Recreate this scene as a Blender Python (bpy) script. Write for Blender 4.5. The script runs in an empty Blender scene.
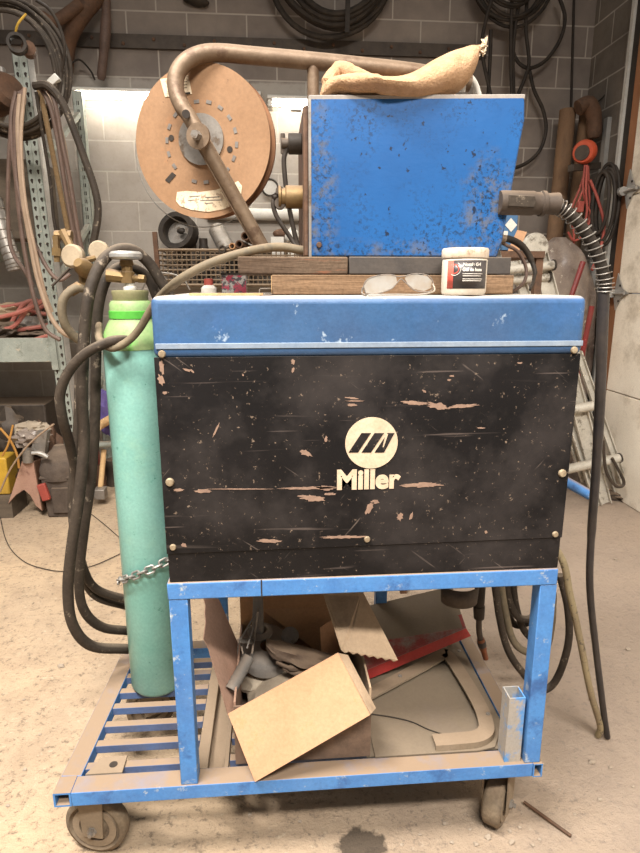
import bpy, bmesh, random
from math import *
from mathutils import Vector, Matrix, noise as mnoise
random.seed(7)
sc = bpy.context.scene
C = sc.collection
V = Vector
# ---------------------------------------------------------------- camera maths
F, CX, CY = 590.0, 320.0, 426.5
PIT, YAW, HC = radians(13.44), radians(4.5), 1.40
RT = V((cos(YAW), -sin(YAW), 0))
FW = V((sin(YAW)*cos(PIT), cos(YAW)*cos(PIT), -sin(PIT)))
UP = V((sin(YAW)*sin(PIT), cos(YAW)*sin(PIT), cos(PIT)))
def P(px, py, Y=None, X=None, Z=None):
    """world point seen at a photo position, on a plane of the room"""
    d = FW + RT*((px-CX)/F) - UP*((py-CY)/F)
    if X is not None: t = X/d.x
    elif Z is not None: t = (Z-HC)/d.z
    else: t = Y/d.y
    return V((0, 0, HC)) + d*t
cam = bpy.data.cameras.new('camera'); co = bpy.data.objects.new('camera', cam); C.objects.link(co)
cam.sensor_fit = 'HORIZONTAL'; cam.sensor_width = 36; cam.lens = F/640*36
cam.clip_start = .02; cam.clip_end = 60
co.matrix_world = Matrix(((RT.x, UP.x, -FW.x, 0), (RT.y, UP.y, -FW.y, 0), (RT.z, UP.z, -FW.z, HC), (0, 0, 0, 1)))
sc.camera = co

# ---------------------------------------------------------------- materials
def lin(h):
    h = h.lstrip('#'); r = []
    for i in (0, 2, 4):
        c = int(h[i:i+2], 16)/255
        r.append(c/12.92 if c <= .04045 else ((c+.055)/1.055)**2.4)
    return (*r, 1)
class NT:
    def __init__(s, name):
        s.m = bpy.data.materials.new(name); s.m.use_nodes = True
        s.t = s.m.node_tree; s.n = s.t.nodes; s.l = s.t.links
        s.b = s.n['Principled BSDF']
        s.co = s.n.new('ShaderNodeTexCoord')
    def noise(s, scale, detail=4, rough=.6, stretch=None, dist=0):
        n = s.n.new('ShaderNodeTexNoise'); n.inputs['Scale'].default_value = scale
        n.inputs['Detail'].default_value = detail; n.inputs['Roughness'].default_value = rough
        n.inputs['Distortion'].default_value = dist
        mp = s.n.new('ShaderNodeMapping')
        mp.inputs['Scale'].default_value = stretch or (1, 1, 1)
        s.l.new(s.co.outputs['Object'], mp.inputs[0]); s.l.new(mp.outputs[0], n.inputs['Vector'])
        return n.outputs['Fac']
    def ramp(s, src, a, b, lo=0, hi=1):
        r = s.n.new('ShaderNodeMapRange'); s.l.new(src, r.inputs[0])
        r.inputs[1].default_value = a; r.inputs[2].default_value = b
        r.inputs[3].default_value = lo; r.inputs[4].default_value = hi
        return r.outputs[0]
    def math(s, op, a, b=None):
        m = s.n.new('ShaderNodeMath'); m.operation = op
        for i, x in enumerate((a, b)):
            if x is None: continue
            if isinstance(x, (int, float)): m.inputs[i].default_value = x
            else: s.l.new(x, m.inputs[i])
        return m.outputs[0]
    def mix(s, f, a, b, mode='MIX'):
        m = s.n.new('ShaderNodeMix'); m.data_type = 'RGBA'; m.blend_type = mode
        for i, x in ((0, f), (6, a), (7, b)):
            if isinstance(x, (int, float, tuple)): m.inputs[i].default_value = x
            else: s.l.new(x, m.inputs[i])
        return m.outputs[2]
    def upmask(s, a=.5, b=.95):
        g = s.n.new('ShaderNodeNewGeometry'); x = s.n.new('ShaderNodeSeparateXYZ')
        s.l.new(g.outputs['Normal'], x.inputs[0]); return s.ramp(x.outputs[2], a, b)
    def done(s, col, rough=.6, metal=0, bump=None, bs=.2, bd=.01, spec=None):
        if isinstance(col, tuple): s.b.inputs['Base Color'].default_value = col
        else: s.l.new(col, s.b.inputs['Base Color'])
        for k, v in (('Roughness', rough), ('Metallic', metal)):
            if isinstance(v, (int, float)): s.b.inputs[k].default_value = v
            else: s.l.new(v, s.b.inputs[k])
        if spec is not None: s.b.inputs['Specular IOR Level'].default_value = spec
        if bump is not None:
            bn = s.n.new('ShaderNodeBump'); bn.inputs['Strength'].default_value = bs; bn.inputs['Distance'].default_value = bd
            s.l.new(bump, bn.inputs['Height']); s.l.new(bn.outputs[0], s.b.inputs['Normal'])
        return s.m
DUST = '#8a7560'
def pm(name, c1, c2=None, scale=9, rough=.6, metal=0, dust=0, dustcol=DUST, spots=None, bump=.15, bscale=60, stretch=None, lo=.35, hi=.7, grime=.22, spec=.35, grain=.0):
    """paint / metal / wood with blotches, optional worn spots and dust lying on upward faces"""
    s = NT(name)
    col = s.mix(s.ramp(s.noise(scale, 5, .65, stretch), lo, hi), lin(c1), lin(c2 or c1))
    for (cc, sca, th, wid) in (spots or []):
        col = s.mix(s.ramp(s.noise(sca, 6, .7, stretch), th-.07, th-.07+wid), col, lin(cc))
    if grime: col = s.mix(s.ramp(s.noise(scale*.6, 6, .7), .38, .68, grime*.35, grime), col, lin('#7d6d5c'))
    g = s.ramp(s.noise(130, 3, .7), .3, .7, .88-grain, 1.06+grain*.5)
    gm = s.n.new('ShaderNodeCombineColor'); [s.l.new(g, gm.inputs[i]) for i in range(3)]
    col = s.mix(1.0, col, gm.outputs[0], 'MULTIPLY')
    if dust:
        f = s.math('MULTIPLY', s.upmask(), s.ramp(s.noise(14, 4), .15, .5, dust*.7, dust))
        col = s.mix(f, col, lin(dustcol))
        rough = s.ramp(f, 0, 1, rough, .95)
    return s.done(col, rough, metal, s.noise(bscale, 3, .6, stretch), bump, .004, spec)
M = {}
M['blue_frame'] = pm('blue_frame_paint', '#3c76b4', '#4a87c4', 12, .5, dust=1.0, spots=[('#a9b3b8', 26, .66, .08), ('#2c5c95', 9, .62, .12)], grime=.15)
M['blue_lid'] = pm('blue_lid_paint', '#2b5078', '#355e88', 7, .45, dust=.95, dustcol='#a89f94', spots=[('#9fb0c0', 18, .70, .06), ('#345f92', 5, .6, .2)], grime=.12)
M['ridge'] = pm('dusty_ridge', '#74869a', '#8a97a4', 20, .7)
M['blue_feeder'] = pm('blue_feeder_paint', '#195892', '#1f66a6', 5, .42, spots=[('#3c4a5c', 5, .57, .16), ('#12284a', 85, .60, .04), ('#1a2f4d', 34, .63, .04), ('#6b6358', 13, .68, .06)], dust=.8, grime=.08)
M['black_panel'] = pm('black_scuffed_panel', '#100e0e', '#1b1817', 6, .6, spots=[('#5d544e', 30, .68, .08), ('#a08878', 75, .76, .03), ('#4a423e', 4, .56, .3)], stretch=(1, 1, 1.6), bump=.25, spec=.2, grime=.05)
M['case_dark'] = pm('dark_case_paint', '#2c2a2b', '#3b3836', 8, .6, dust=.7)
M['chip'] = pm('bare_primer_chip', '#84695a', '#9a7d69', 30, .85)
M['emblem'] = pm('cream_print', '#d9c2a6', '#c9b193', 30, .6)
M['teal'] = pm('teal_cylinder_paint', '#7ab5a8', '#90c4b8', 4, .38, spots=[('#93c3ae', 7, .62, .2), ('#4a8f7d', 40, .7, .06)], bump=.05, grime=.15)
M['lime'] = pm('light_green_paint', '#7cab68', '#97986f', 5, .5, spots=[('#5cc04a', 5, .6, .1)])
M['green'] = pm('bright_green_band', '#3fa52e', '#4db03a', 9, .5)
M['olive'] = pm('dusty_olive_collar', '#6f7048', '#8d8562', 12, .7)
M['brass'] = pm('old_brass', '#6d5636', '#866c42', 20, .55, .45, dust=.8)
M['alloy'] = pm('dull_aluminium', '#b3b1ac', '#c9c6bf', 14, .42, .6, dust=.5)
M['zinc'] = pm('zinc_chain', '#85827d', '#a5a29b', 30, .5, .5)
M['screw'] = pm('tan_screw', '#b9a78a', '#8d7a62', 60, .5, .4)
M['rubber'] = pm('dusty_black_rubber', '#1b1714', '#342c25', 12, .68, dust=.45, dustcol='#8e7f6d', spots=[('#8a7c6b', 26, .66, .1)], bump=.3, grain=.1, spec=.2)
M['rubber_dark'] = pm('black_rubber', '#121111', '#1e1b1a', 18, .6, spec=.2)
M['rubber_blue'] = pm('blue_black_hose', '#141519', '#202127', 12, .4)
M['rubber_tan'] = pm('khaki_dusty_hose', '#5f5543', '#776a54', 16, .7, dust=.4, spots=[('#5d5546', 30, .62, .1)])
M['hose_yellow'] = pm('yellowed_dirty_hose', '#83735a', '#a39470', 9, .6, spots=[('#4d443a', 40, .64, .06)])
M['pipe'] = pm('rust_brown_pipe', '#66523f', '#7c6854', 16, .55, .3, dust=.45, spots=[('#5a4433', 22, .62, .1)], bump=.25)
M['steel'] = pm('dusty_grey_steel', '#857f78', '#9c968e', 18, .45, .5, spots=[('#6b5c4e', 20, .62, .1)])
M['dark_steel'] = pm('grimy_dark_steel', '#37302b', '#4a4139', 16, .6, .3, dust=.5)
M['rust'] = pm('rusty_steel', '#523828', '#6b4b36', 14, .75, .2, spots=[('#3f2a20', 9, .58, .15)], bump=.4)
M['spool'] = pm('brown_fibreboard', '#876547', '#967354', 7, .75, spots=[('#9a6c48', 10, .64, .15), ('#5c4030', 60, .74, .03)], bump=.1, grime=.12)
M['spool_core'] = pm('dark_fibreboard_edge', '#7a5236', '#8e6344', 12, .8)
M['slot'] = pm('grey_staple_slot', '#77716c', '#8c8680', 40, .5, .4)
M['hole'] = pm('dark_hole', '#141010', '#1c1614', 9, .9)
M['paper'] = pm('aged_paper_label', '#e2cfb2', '#cdb897', 14, .8, spots=[('#a58e76', 90, .62, .03)])
M['cloth'] = pm('tan_fuzzy_cloth', '#ab8764', '#be9a78', 40, .95, bump=.9, bscale=220, grime=.05)
M['oldwood'] = pm('dark_old_timber', '#3f3229', '#624f3f', 16, .85, stretch=(.15, 1, 2), dust=.7, spots=[('#8b4a2d', 14, .66, .06)], bump=.6, bscale=60, grain=.15, spec=.1)
M['wood'] = pm('weathered_timber', '#644d38', '#93755a', 16, .85, stretch=(.12, 1, 2.2), dust=.5, spots=[('#5f4936', 30, .62, .08)], bump=.6, bscale=60, grain=.15, spec=.1)
M['palewood'] = pm('pale_timber_end', '#cba878', '#b88f60', 20, .85, stretch=(1, 1, .2))
M['jar'] = pm('cream_plastic_jar', '#e6dccb', '#d8c9b3', 12, .35, bump=.05)
M['jarlid'] = pm('stained_white_lid', '#ddd0bd', '#b9a389', 26, .6, spots=[('#97806a', 50, .64, .08)])
M['label_black'] = pm('black_glossy_label', '#2b2a2e', '#3a383b', 12, .3, bump=.02)
M['label_red'] = pm('red_label_print', '#e05648', '#ea6a5a', 12, .35, bump=.02)
M['label_white'] = pm('white_print', '#f0e8dc', '#ded4c6', 12, .5, bump=.02)
M['card'] = pm('tan_cardboard', '#b88c69', '#c59a77', 6, .9, spots=[('#b98c60', 12, .66, .15)], bump=.12, grime=.08)
M['card_dusty'] = pm('dusty_grey_cardboard', '#b89f82', '#a28a70', 6, .95, spots=[('#7d6a58', 6, .60, .2)])
M['card_mauve'] = pm('mauve_brown_cardboard', '#94735f', '#a58370', 6, .9, spots=[('#7b5c49', 8, .62, .2)])
M['card_brown'] = pm('brown_inner_cardboard', '#b58860', '#c2956c', 7, .9)
M['card_dark'] = pm('shaded_dark_cardboard', '#6b5546', '#7d6656', 7, .9, spots=[('#4b3c33', 6, .58, .2)])  # darker copy of the box cardboard, shade put into the colour, with blotches
M['grey_plastic'] = pm('dusty_grey_plastic', '#6b6762', '#817a72', 14, .6, dust=.6)
M['light_plastic'] = pm('dusty_light_plastic', '#a89a86', '#b7aa96', 8, .8, dust=.4)
M['glove'] = pm('grimy_leather_glove', '#4b3b30', '#6a5645', 12, .8, dust=.5, bump=.8, bscale=50)
M['dust_sheet'] = pm('dust_covered_steel_sheet', '#6f6353', '#5f5548', 5, .85, dust=.35, dustcol='#857460', spots=[('#6a5f57', 5, .6, .2)])
M['red'] = pm('red_dusty_paint', '#b3312e', '#a02b2a', 12, .5, dust=.96, dustcol='#8a7d72', spots=[('#7d2a28', 20, .65, .1)])
M['dust_rim'] = pm('dusty_aluminium_rim', '#857560', '#948470', 10, .8, .1, dust=.6)
M['copper'] = pm('copper_nozzle', '#96583a', '#6b4433', 20, .45, .7)
M['rack_green'] = pm('pale_green_rack_paint', '#a4aaa0', '#8c938a', 10, .55, spots=[('#c3b59f', 30, .68, .05), ('#6d7568', 16, .64, .1)], dust=.6)
M['hose_mauve'] = pm('mauve_brown_air_hose', '#4b382f', '#6b5348', 7, .6, spots=[('#5b463e', 22, .62, .1)], grain=.1)
M['hose_beige'] = pm('beige_air_hose', '#8c7560', '#a58c74', 9, .6)
M['hose_red'] = pm('faded_red_hose', '#a9564b', '#c08073', 10, .65, dust=.5)
M['rope'] = pm('yellow_brown_rope', '#665032', '#806440', 60, .9, bump=.9, bscale=140)
M['yellow'] = pm('yellow_plastic', '#c9a02f', '#b58b28', 9, .5)
M['amber'] = pm('amber_cord', '#a8742f', '#bb883c', 9, .5)
M['orange'] = pm('orange_cord', '#bb4424', '#c95230', 20, .55)
M['redcord'] = pm('red_pink_cord', '#963a32', '#a84c40', 12, .6)
M['redbar'] = pm('red_painted_bar', '#701a1e', '#852225', 12, .45)
M['tube_board'] = pm('brown_cardboard_tube', '#6b4f38', '#846548', 7, .85, spots=[('#4c382a', 6, .58, .2)], stretch=(1, 1, .35))
M['wrap'] = pm('grey_plastic_film', '#7d7068', '#9b8d80', 8, .3, spots=[('#5c4c44', 6, .56, .2), ('#c7bcae', 22, .68, .05)], bump=1.0, bscale=14)
M['ladder'] = pm('worn_aluminium_ladder', '#c4beb0', '#d8d2c4', 14, .55, .1, dust=.3, spots=[('#7e776b', 20, .62, .1)])
M['pink'] = pm('faded_red_stand_paint', '#a07a68', '#b08b78', 9, .7, spots=[('#6c463c', 12, .62, .12)])
M['canvas'] = pm('dark_grimy_canvas', '#433a34', '#574c44', 20, .95, dust=.6, bump=.7)
M['purple'] = pm('purple_fabric', '#4c4079', '#5c5090', 14, .9)
M['cream'] = pm('cream_rubber_boot', '#a08f76', '#8a7a63', 12, .7)
M['white'] = pm('off_white_paint', '#d9d5cc', '#cbc6bb', 14, .6)
M['yellowwood'] = pm('raw_orange_timber', '#9b6440', '#ad7750', 12, .8, stretch=(1, 1, .2))
M['stone'] = pm('pale_grit', '#a99a88', '#8d7f6f', 20, .95, bump=.5)
M['bluebox'] = pm('blue_carton', '#2f5f86', '#386a92', 9, .6)
M['crate'] = pm('dark_weathered_crate', '#4c4339', '#625648', 12, .9, stretch=(.3, 1, 2))
M['grip'] = pm('brown_black_grip', '#352c26', '#453a32', 20, .7, dust=.4)
M['slat'] = pm('dirty_blue_slat_paint', '#2c4c78', '#3d6090', 12, .6, dust=1.0, grime=.4)
M['wheel'] = pm('dust_caked_rubber_wheel', '#5d5143', '#84735c', 12, .9, dust=.6, grain=.15, bump=.5)
M['wire'] = pm('rusty_wire', '#6b5a48', '#7d6a55', 30, .5, .5)
M['gasket'] = pm('black_gasket', '#1b1918', '#282422', 10, .7)
def rot_noise(s, scale, stretch, ang, detail=3):
    n = s.n.new('ShaderNodeTexNoise'); n.inputs['Scale'].default_value = scale; n.inputs['Detail'].default_value = detail
    mp = s.n.new('ShaderNodeMapping'); mp.vector_type = 'TEXTURE'; mp.inputs['Rotation'].default_value = (0, radians(ang), 0)
    mp.inputs['Scale'].default_value = stretch
    s.l.new(s.co.outputs['Object'], mp.inputs[0]); s.l.new(mp.outputs[0], n.inputs['Vector']); return n.outputs['Fac']
def feeder_mat():
    s = NT('blue_feeder_enamel')
    col = s.mix(s.ramp(s.noise(4, 4), .35, .65), lin('#154a80'), lin('#19548e'))
    cx = s.n.new('ShaderNodeSeparateXYZ'); s.l.new(s.co.outputs['Object'], cx.inputs[0])
    low = s.ramp(s.noise(7, 5, .6), .44, .62)
    def ell(cx0, cz0, rx_, rz_):
        a = s.math('DIVIDE', s.math('SUBTRACT', cx.outputs[0], cx0), rx_); b = s.math('DIVIDE', s.math('SUBTRACT', cx.outputs[2], cz0), rz_)
        r = s.math('ADD', s.math('ADD', s.math('MULTIPLY', a, a), s.math('MULTIPLY', b, b)), s.ramp(s.noise(18, 5, .7), .3, .7, -.6, .6))
        return s.ramp(r, .4, 2.2, 1, 0)
    area_ = s.math('MAXIMUM', ell(.165, .10, .05, .09), s.math('MAXIMUM', s.math('MULTIPLY', ell(-.205, .12, .035, .16), .8), s.math('MULTIPLY', ell(.03, .0, .25, .03), .8)))
    speck = s.ramp(s.noise(110, 4, .75), .51, .57)
    f = s.math('MULTIPLY', speck, s.math('MAXIMUM', s.math('MULTIPLY', low, .75), area_))
    col = s.mix(s.math('MULTIPLY', f, .85), col, lin('#16202e'))
    f2 = s.math('MULTIPLY', s.ramp(s.noise(30, 6, .7), .48, .62), area_)
    col = s.mix(s.math('MULTIPLY', f2, .75), col, lin('#5d5a55'))
    col = s.mix(s.ramp(s.noise(55, 3, .6), .67, .70), col, lin('#15233a'))
    f = s.math('MULTIPLY', s.upmask(), .9); col = s.mix(f, col, lin(DUST))
    return s.done(col, .42, 0, s.noise(60, 3), .1, .003, .4)
M['blue_feeder'] = feeder_mat()
def panel_mat():
    s = NT('scuffed_black_enamel')
    col = s.mix(s.ramp(s.noise(5, 5), .35, .65), lin('#0f0d0d'), lin('#191616'))
    haze = s.ramp(s.noise(4.5, 5, .65), .47, .68)
    for sc_, st, an, th, c, k in ((26, (9, 1, .35), 0, .62, '#5b504a', .8), (30, (5, 1, .3), 38, .66, '#6b5f57', .7), (30, (4, 1, .3), -50, .67, '#75685e', .6), (16, (14, 1, .3), 2, .64, '#3e3733', .7)):
        col = s.mix(s.ramp(rot_noise(s, sc_, st, an), th+.035, th+.085, 0, k*.85), col, lin(c))
    col = s.mix(s.math('MULTIPLY', haze, .30), col, lin('#4c433e'))
    col = s.mix(s.math('MULTIPLY', s.ramp(s.noise(95, 4, .75), .635, .69), .8), col, lin('#82705f'))
    return s.done(col, s.ramp(haze, 0, 1, .5, .75), 0, s.noise(40, 4), .15, .003, .25)
M['black_panel'] = panel_mat()
def glass(name, col, rough=.25, alpha=.55):
    s = NT(name); s.b.inputs['Alpha'].default_value = alpha
    c = s.mix(s.ramp(s.noise(22, 5), .4, .7), lin(col), lin('#a99b88'))
    return s.done(c, rough, 0)
M['lens'] = glass('dusty_clear_lens', '#b7b5ae')
M['film'] = glass('clear_cable_wrap', '#b9b0a4', .2, .5)
def emit(name, col, st):
    m = bpy.data.materials.new(name); m.use_nodes = True
    b = m.node_tree.nodes['Principled BSDF']; b.inputs['Base Color'].default_value = (1, 1, 1, 1)
    b.inputs['Emission Color'].default_value = lin(col); b.inputs['Emission Strength'].default_value = st
    return m
M['tube_glow'] = emit('fluorescent_tube', '#fffaf0', 34)

def block_mat(name, axis, c1, c2, grime, gth, bare=False):
    s = NT(name)
    cx = s.n.new('ShaderNodeSeparateXYZ'); s.l.new(s.co.outputs['Object'], cx.inputs[0])
    cb = s.n.new('ShaderNodeCombineXYZ')
    s.l.new(cx.outputs[axis], cb.inputs[0]); s.l.new(s.math('ADD', cx.outputs[2], .04), cb.inputs[1])
    br = s.n.new('ShaderNodeTexBrick'); s.l.new(cb.outputs[0], br.inputs['Vector'])
    br.inputs['Scale'].default_value = 1; br.inputs['Brick Width'].default_value = .406; br.inputs['Row Height'].default_value = .203
    br.inputs['Mortar Size'].default_value = .006; br.inputs['Mortar Smooth'].default_value = .3; br.inputs['Bias'].default_value = 0
    br.inputs['Color1'].default_value = lin(c1); br.inputs['Color2'].default_value = lin(c2); br.inputs['Mortar'].default_value = lin('#b3aa9e')
    col = s.mix(s.ramp(s.noise(1.6, 5, .65), gth, gth+.25, 0, .75), br.outputs['Color'], lin(grime))
    col = s.mix(s.ramp(s.noise(30, 4, .7), .5, .8, 0, .35), col, lin(grime))
    if bare:   # pale colour stops at a ragged line: browner block above it and towards the right end
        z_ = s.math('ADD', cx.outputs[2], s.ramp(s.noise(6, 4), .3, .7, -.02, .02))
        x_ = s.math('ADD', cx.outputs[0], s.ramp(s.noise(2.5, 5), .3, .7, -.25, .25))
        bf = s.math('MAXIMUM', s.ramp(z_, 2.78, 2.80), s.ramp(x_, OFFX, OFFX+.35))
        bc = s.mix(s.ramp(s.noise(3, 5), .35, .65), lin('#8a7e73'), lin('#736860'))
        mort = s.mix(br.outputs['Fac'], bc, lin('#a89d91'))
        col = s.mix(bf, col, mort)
    h = s.math('SUBTRACT', s.math('MULTIPLY', s.noise(70, 4), .25), br.outputs['Fac'])
    return s.done(col, .9, 0, h, .5, .006)
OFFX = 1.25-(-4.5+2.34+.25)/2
M['wall_back'] = block_mat('two_tone_block_wall', 0, '#a49b90', '#9a9187', '#7c7268', .50, True)
M['wall_right'] = block_mat('dirty_block_wall', 1, '#7d7367', '#746a5f', '#51483f', .42)

def floor_mat():
    s = NT('dusty_concrete_floor')
    col = s.mix(s.ramp(s.noise(1.3, 6, .6), .35, .65), lin('#bda384'), lin('#a7927a'))
    col = s.mix(s.ramp(s.noise(7, 7, .7), .45, .7, 0, .6), col, lin('#937d66'))
    col = s.mix(s.ramp(s.noise(55, 5, .7), .54, .66, 0, .75), col, lin('#665747'))
    col = s.mix(s.ramp(s.noise(38, 4, .7), .60, .70, 0, .4), col, lin('#c6b79e'))
    cx = s.n.new('ShaderNodeSeparateXYZ'); s.l.new(s.co.outputs['Object'], cx.inputs[0])
    # the right-hand side is greyer
    g = s.ramp(s.math('ADD', cx.outputs[0], s.math('MULTIPLY', s.noise(1.8, 5), .8)), 1.3, 2.3, 0, .7)
    col = s.mix(g, col, lin('#948579'))
    # oil stain in front of the cart
    dx = s.math('DIVIDE', s.math('SUBTRACT', cx.outputs[0], .200+.955), .062)
    dy = s.math('DIVIDE', s.math('SUBTRACT', cx.outputs[1], 1.205-1.16), .055)
    r = s.math('ADD', s.math('ADD', s.math('MULTIPLY', dx, dx), s.math('MULTIPLY', dy, dy)), s.ramp(s.noise(26, 4), .3, .7, -.5, .5))
    col = s.mix(s.ramp(r, .8, 1.2, .85, 0), col, lin('#33291f'))
    h = s.math('ADD', s.noise(45, 6, .75), s.math('MULTIPLY', s.noise(5, 5, .6), 1.6))
    return s.done(col, .92, 0, h, .8, .014)
M['floor'] = floor_mat()
M['door'] = pm('cream_garage_door', '#f2e8d6', '#e9dcc8', 3, .6, spots=[('#c9bba6', 2.2, .60, .12)], grime=.08)

# ---------------------------------------------------------------- geometry helpers
def new(): return bmesh.new()
def box(bm, a, b, rot=None, piv=None):
    a, b = V(a), V(b)
    vs = [bm.verts.new((x, y, z)) for x in (a.x, b.x) for y in (a.y, b.y) for z in (a.z, b.z)]
    for f in ((0, 1, 3, 2), (4, 6, 7, 5), (0, 4, 5, 1), (2, 3, 7, 6), (0, 2, 6, 4), (1, 5, 7, 3)):
        bm.faces.new([vs[i] for i in f])
    if rot is not None:
        piv = V(piv) if piv is not None else (a+b)/2
        for v in vs: v.co = rot @ (v.co-piv) + piv
    return bm
def frame_of(d):
    d = d.normalized(); u = V((0, 0, 1)) if abs(d.z) < .9 else V((1, 0, 0))
    s = d.cross(u).normalized(); return d, s, s.cross(d).normalized()
def bar(bm, a, b, w, h, updir=None):
    """rectangular bar from a to b, w across, h along updir"""
    a, b = V(a), V(b); d = (b-a).normalized()
    u = V(updir) if updir is not None else (V((0, 0, 1)) if abs(d.z) < .9 else V((0, 1, 0)))
    s = d.cross(u).normalized(); u = s.cross(d).normalized()
    q = [(-1, -1), (1, -1), (1, 1), (-1, 1)]
    A = [bm.verts.new(a + s*(i*w/2) + u*(j*h/2)) for i, j in q]; B = [bm.verts.new(b + s*(i*w/2) + u*(j*h/2)) for i, j in q]
    bm.faces.new(A[::-1]); bm.faces.new(B)
    for k in range(4): bm.faces.new((A[k], A[(k+1) % 4], B[(k+1) % 4], B[k]))
    return bm
def smooth(pts, n=6):
    pts = [V(p) for p in pts]
    if len(pts) < 3: return pts
    q = [2*pts[0]-pts[1]] + pts + [2*pts[-1]-pts[-2]]; out = []
    for i in range(1, len(q)-2):
        p0, p1, p2, p3 = q[i-1:i+3]
        for k in range(n):
            t = k/n
            out.append(.5*((2*p1) + (p2-p0)*t + (2*p0-5*p1+4*p2-p3)*t*t + (3*p1-p0-3*p2+p3)*t**3))
    out.append(q[-2]); return out
def tube(bm, pts, r, seg=10, n=6, closed=False, caps=True):
    pts = smooth(pts, n) if n else [V(p) for p in pts]
    N = len(pts); rs = r if isinstance(r, (list, tuple)) else None
    d0 = (pts[1]-pts[0]).normalized(); _, s, u = frame_of(d0); rings = []
    for i, p in enumerate(pts):
        d = (pts[min(i+1, N-1)] - pts[max(i-1, 0)])
        if closed: d = pts[(i+1) % N] - pts[(i-1) % N]
        d.normalize(); s = (s - d*s.dot(d)).normalized(); u = s.cross(d)
        rr = r if rs is None else rs[0] + (rs[-1]-rs[0])*i/(N-1) if len(rs or []) == 2 else (r if rs is None else rs[min(int(i/(N-1)*(len(rs)-1)), len(rs)-1)])
        rings.append([bm.verts.new(p + (s*cos(2*pi*k/seg) + u*sin(2*pi*k/seg))*rr) for k in range(seg)])
    for i in range(N if closed else N-1):
        A, B = rings[i], rings[(i+1) % N]
        for k in range(seg): bm.faces.new((A[k], A[(k+1) % seg], B[(k+1) % seg], B[k]))
    if caps and not closed: bm.faces.new(rings[0][::-1]); bm.faces.new(rings[-1])
    return bm
def cyl(bm, a, b, r1, r2=None, seg=24): return tube(bm, [a, b], [r1, r1 if r2 is None else r2], seg, 0)
def lathe(bm, prof, o, axis=(0, 0, 1), seg=40):
    """profile of (radius, distance along the axis)"""
    o = V(o); d, s, u = frame_of(V(axis)); rings = []
    for r, h in prof:
        if r < 1e-5: rings.append([bm.verts.new(o + d*h)])
        else: rings.append([bm.verts.new(o + d*h + (s*cos(2*pi*k/seg) + u*sin(2*pi*k/seg))*r) for k in range(seg)])
    for A, B in zip(rings, rings[1:]):
        for k in range(seg):
            a, b = A[k % len(A)], A[(k+1) % len(A)]; c, e = B[(k+1) % len(B)], B[k % len(B)]
            vs = []
            for v in (a, b, c, e):
                if v not in vs: vs.append(v)
            if len(vs) > 2:
                try: bm.faces.new(vs)
                except ValueError: pass
    return bm
def prism(bm, pts, off):
    """polygon of 3-D points pushed along off"""
    pts = [V(p) for p in pts]; off = V(off)
    A = [bm.verts.new(p) for p in pts]; B = [bm.verts.new(p+off) for p in pts]; n = len(pts)
    bm.faces.new(A[::-1]); bm.faces.new(B)
    for k in range(n): bm.faces.new((A[k], A[(k+1) % n], B[(k+1) % n], B[k]))
    return bm
def blob(bm, c, rad, amp=.25, fr=6, sub=4, rot=None, seed=0):
    m = bmesh.ops.create_icosphere(bm, subdivisions=sub, radius=1)
    for v in m['verts']:
        p = v.co.copy(); k = 1 + amp*mnoise.noise(p*fr*.35 + V((seed, seed*2, 0)))
        p = V((p.x*rad[0], p.y*rad[1], p.z*rad[2]))*k
        if rot is not None: p = rot @ p
        v.co = p + V(c)
    return bm
def hollow(bm, x0, x1, y0, y1, z0, z1, t):
    def lp(d, z): return [bm.verts.new(p) for p in ((x0+d, y0+d, z), (x1-d, y0+d, z), (x1-d, y1-d, z), (x0+d, y1-d, z))]
    L = [lp(0, z0), lp(0, z1), lp(t, z1), lp(t, z0)]
    for a, b in ((0, 1), (1, 2), (2, 3), (3, 0)):
        for k in range(4): bm.faces.new((L[a][k], L[a][(k+1) % 4], L[b][(k+1) % 4], L[b][k]))
    return bm
def rz(a): return Matrix.Rotation(radians(a), 3, 'Z')
def rx(a): return Matrix.Rotation(radians(a), 3, 'X')
def ry(a): return Matrix.Rotation(radians(a), 3, 'Y')

def origin(o):
    p = V((0, 0, 0))
    while o is not None: p += o.location; o = o.parent
    return p
def obj(name, bm, mat, parent=None, bevel=0, sm=True, label=None):
    bmesh.ops.recalc_face_normals(bm, faces=bm.faces)
    if parent is not None: off = origin(parent); loc = V((0, 0, 0))
    else:
        xs = [v.co for v in bm.verts]
        lo = V([min(p[i] for p in xs) for i in range(3)]); hi = V([max(p[i] for p in xs) for i in range(3)])
        off = V(((lo.x+hi.x)/2, (lo.y+hi.y)/2, lo.z)); loc = off
    for v in bm.verts: v.co -= off
    me = bpy.data.meshes.new(name); bm.to_mesh(me); bm.free()
    me.materials.append(M[mat] if isinstance(mat, str) else mat)
    if sm:
        me.shade_smooth()
        try: me.set_sharp_from_angle(angle=radians(38))
        except Exception: pass
    o = bpy.data.objects.new(name, me); C.objects.link(o); o.location = loc; o.parent = parent
    if bevel:
        b = o.modifiers.new('bevel', 'BEVEL'); b.width = bevel; b.segments = 2; b.limit_method = 'ANGLE'; b.angle_limit = radians(40)
    if label: o['label'] = label
    return o
def tag(o, label, cat, group=None, kind=None):
    o['label'] = label; o['category'] = cat
    if group: o['group'] = group
    if kind: o['kind'] = kind
    return o
def thing(name, label, cat, loc, group=None):
    o = bpy.data.objects.new(name, None); C.objects.link(o); o.location = V(loc); o.empty_display_size = .05
    return tag(o, label, cat, group)
def struct(name, bm, mat, parent=None, **k):
    o = obj(name, bm, mat, parent, **k)
    if parent is None: o['kind'] = 'structure'
    return o
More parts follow.
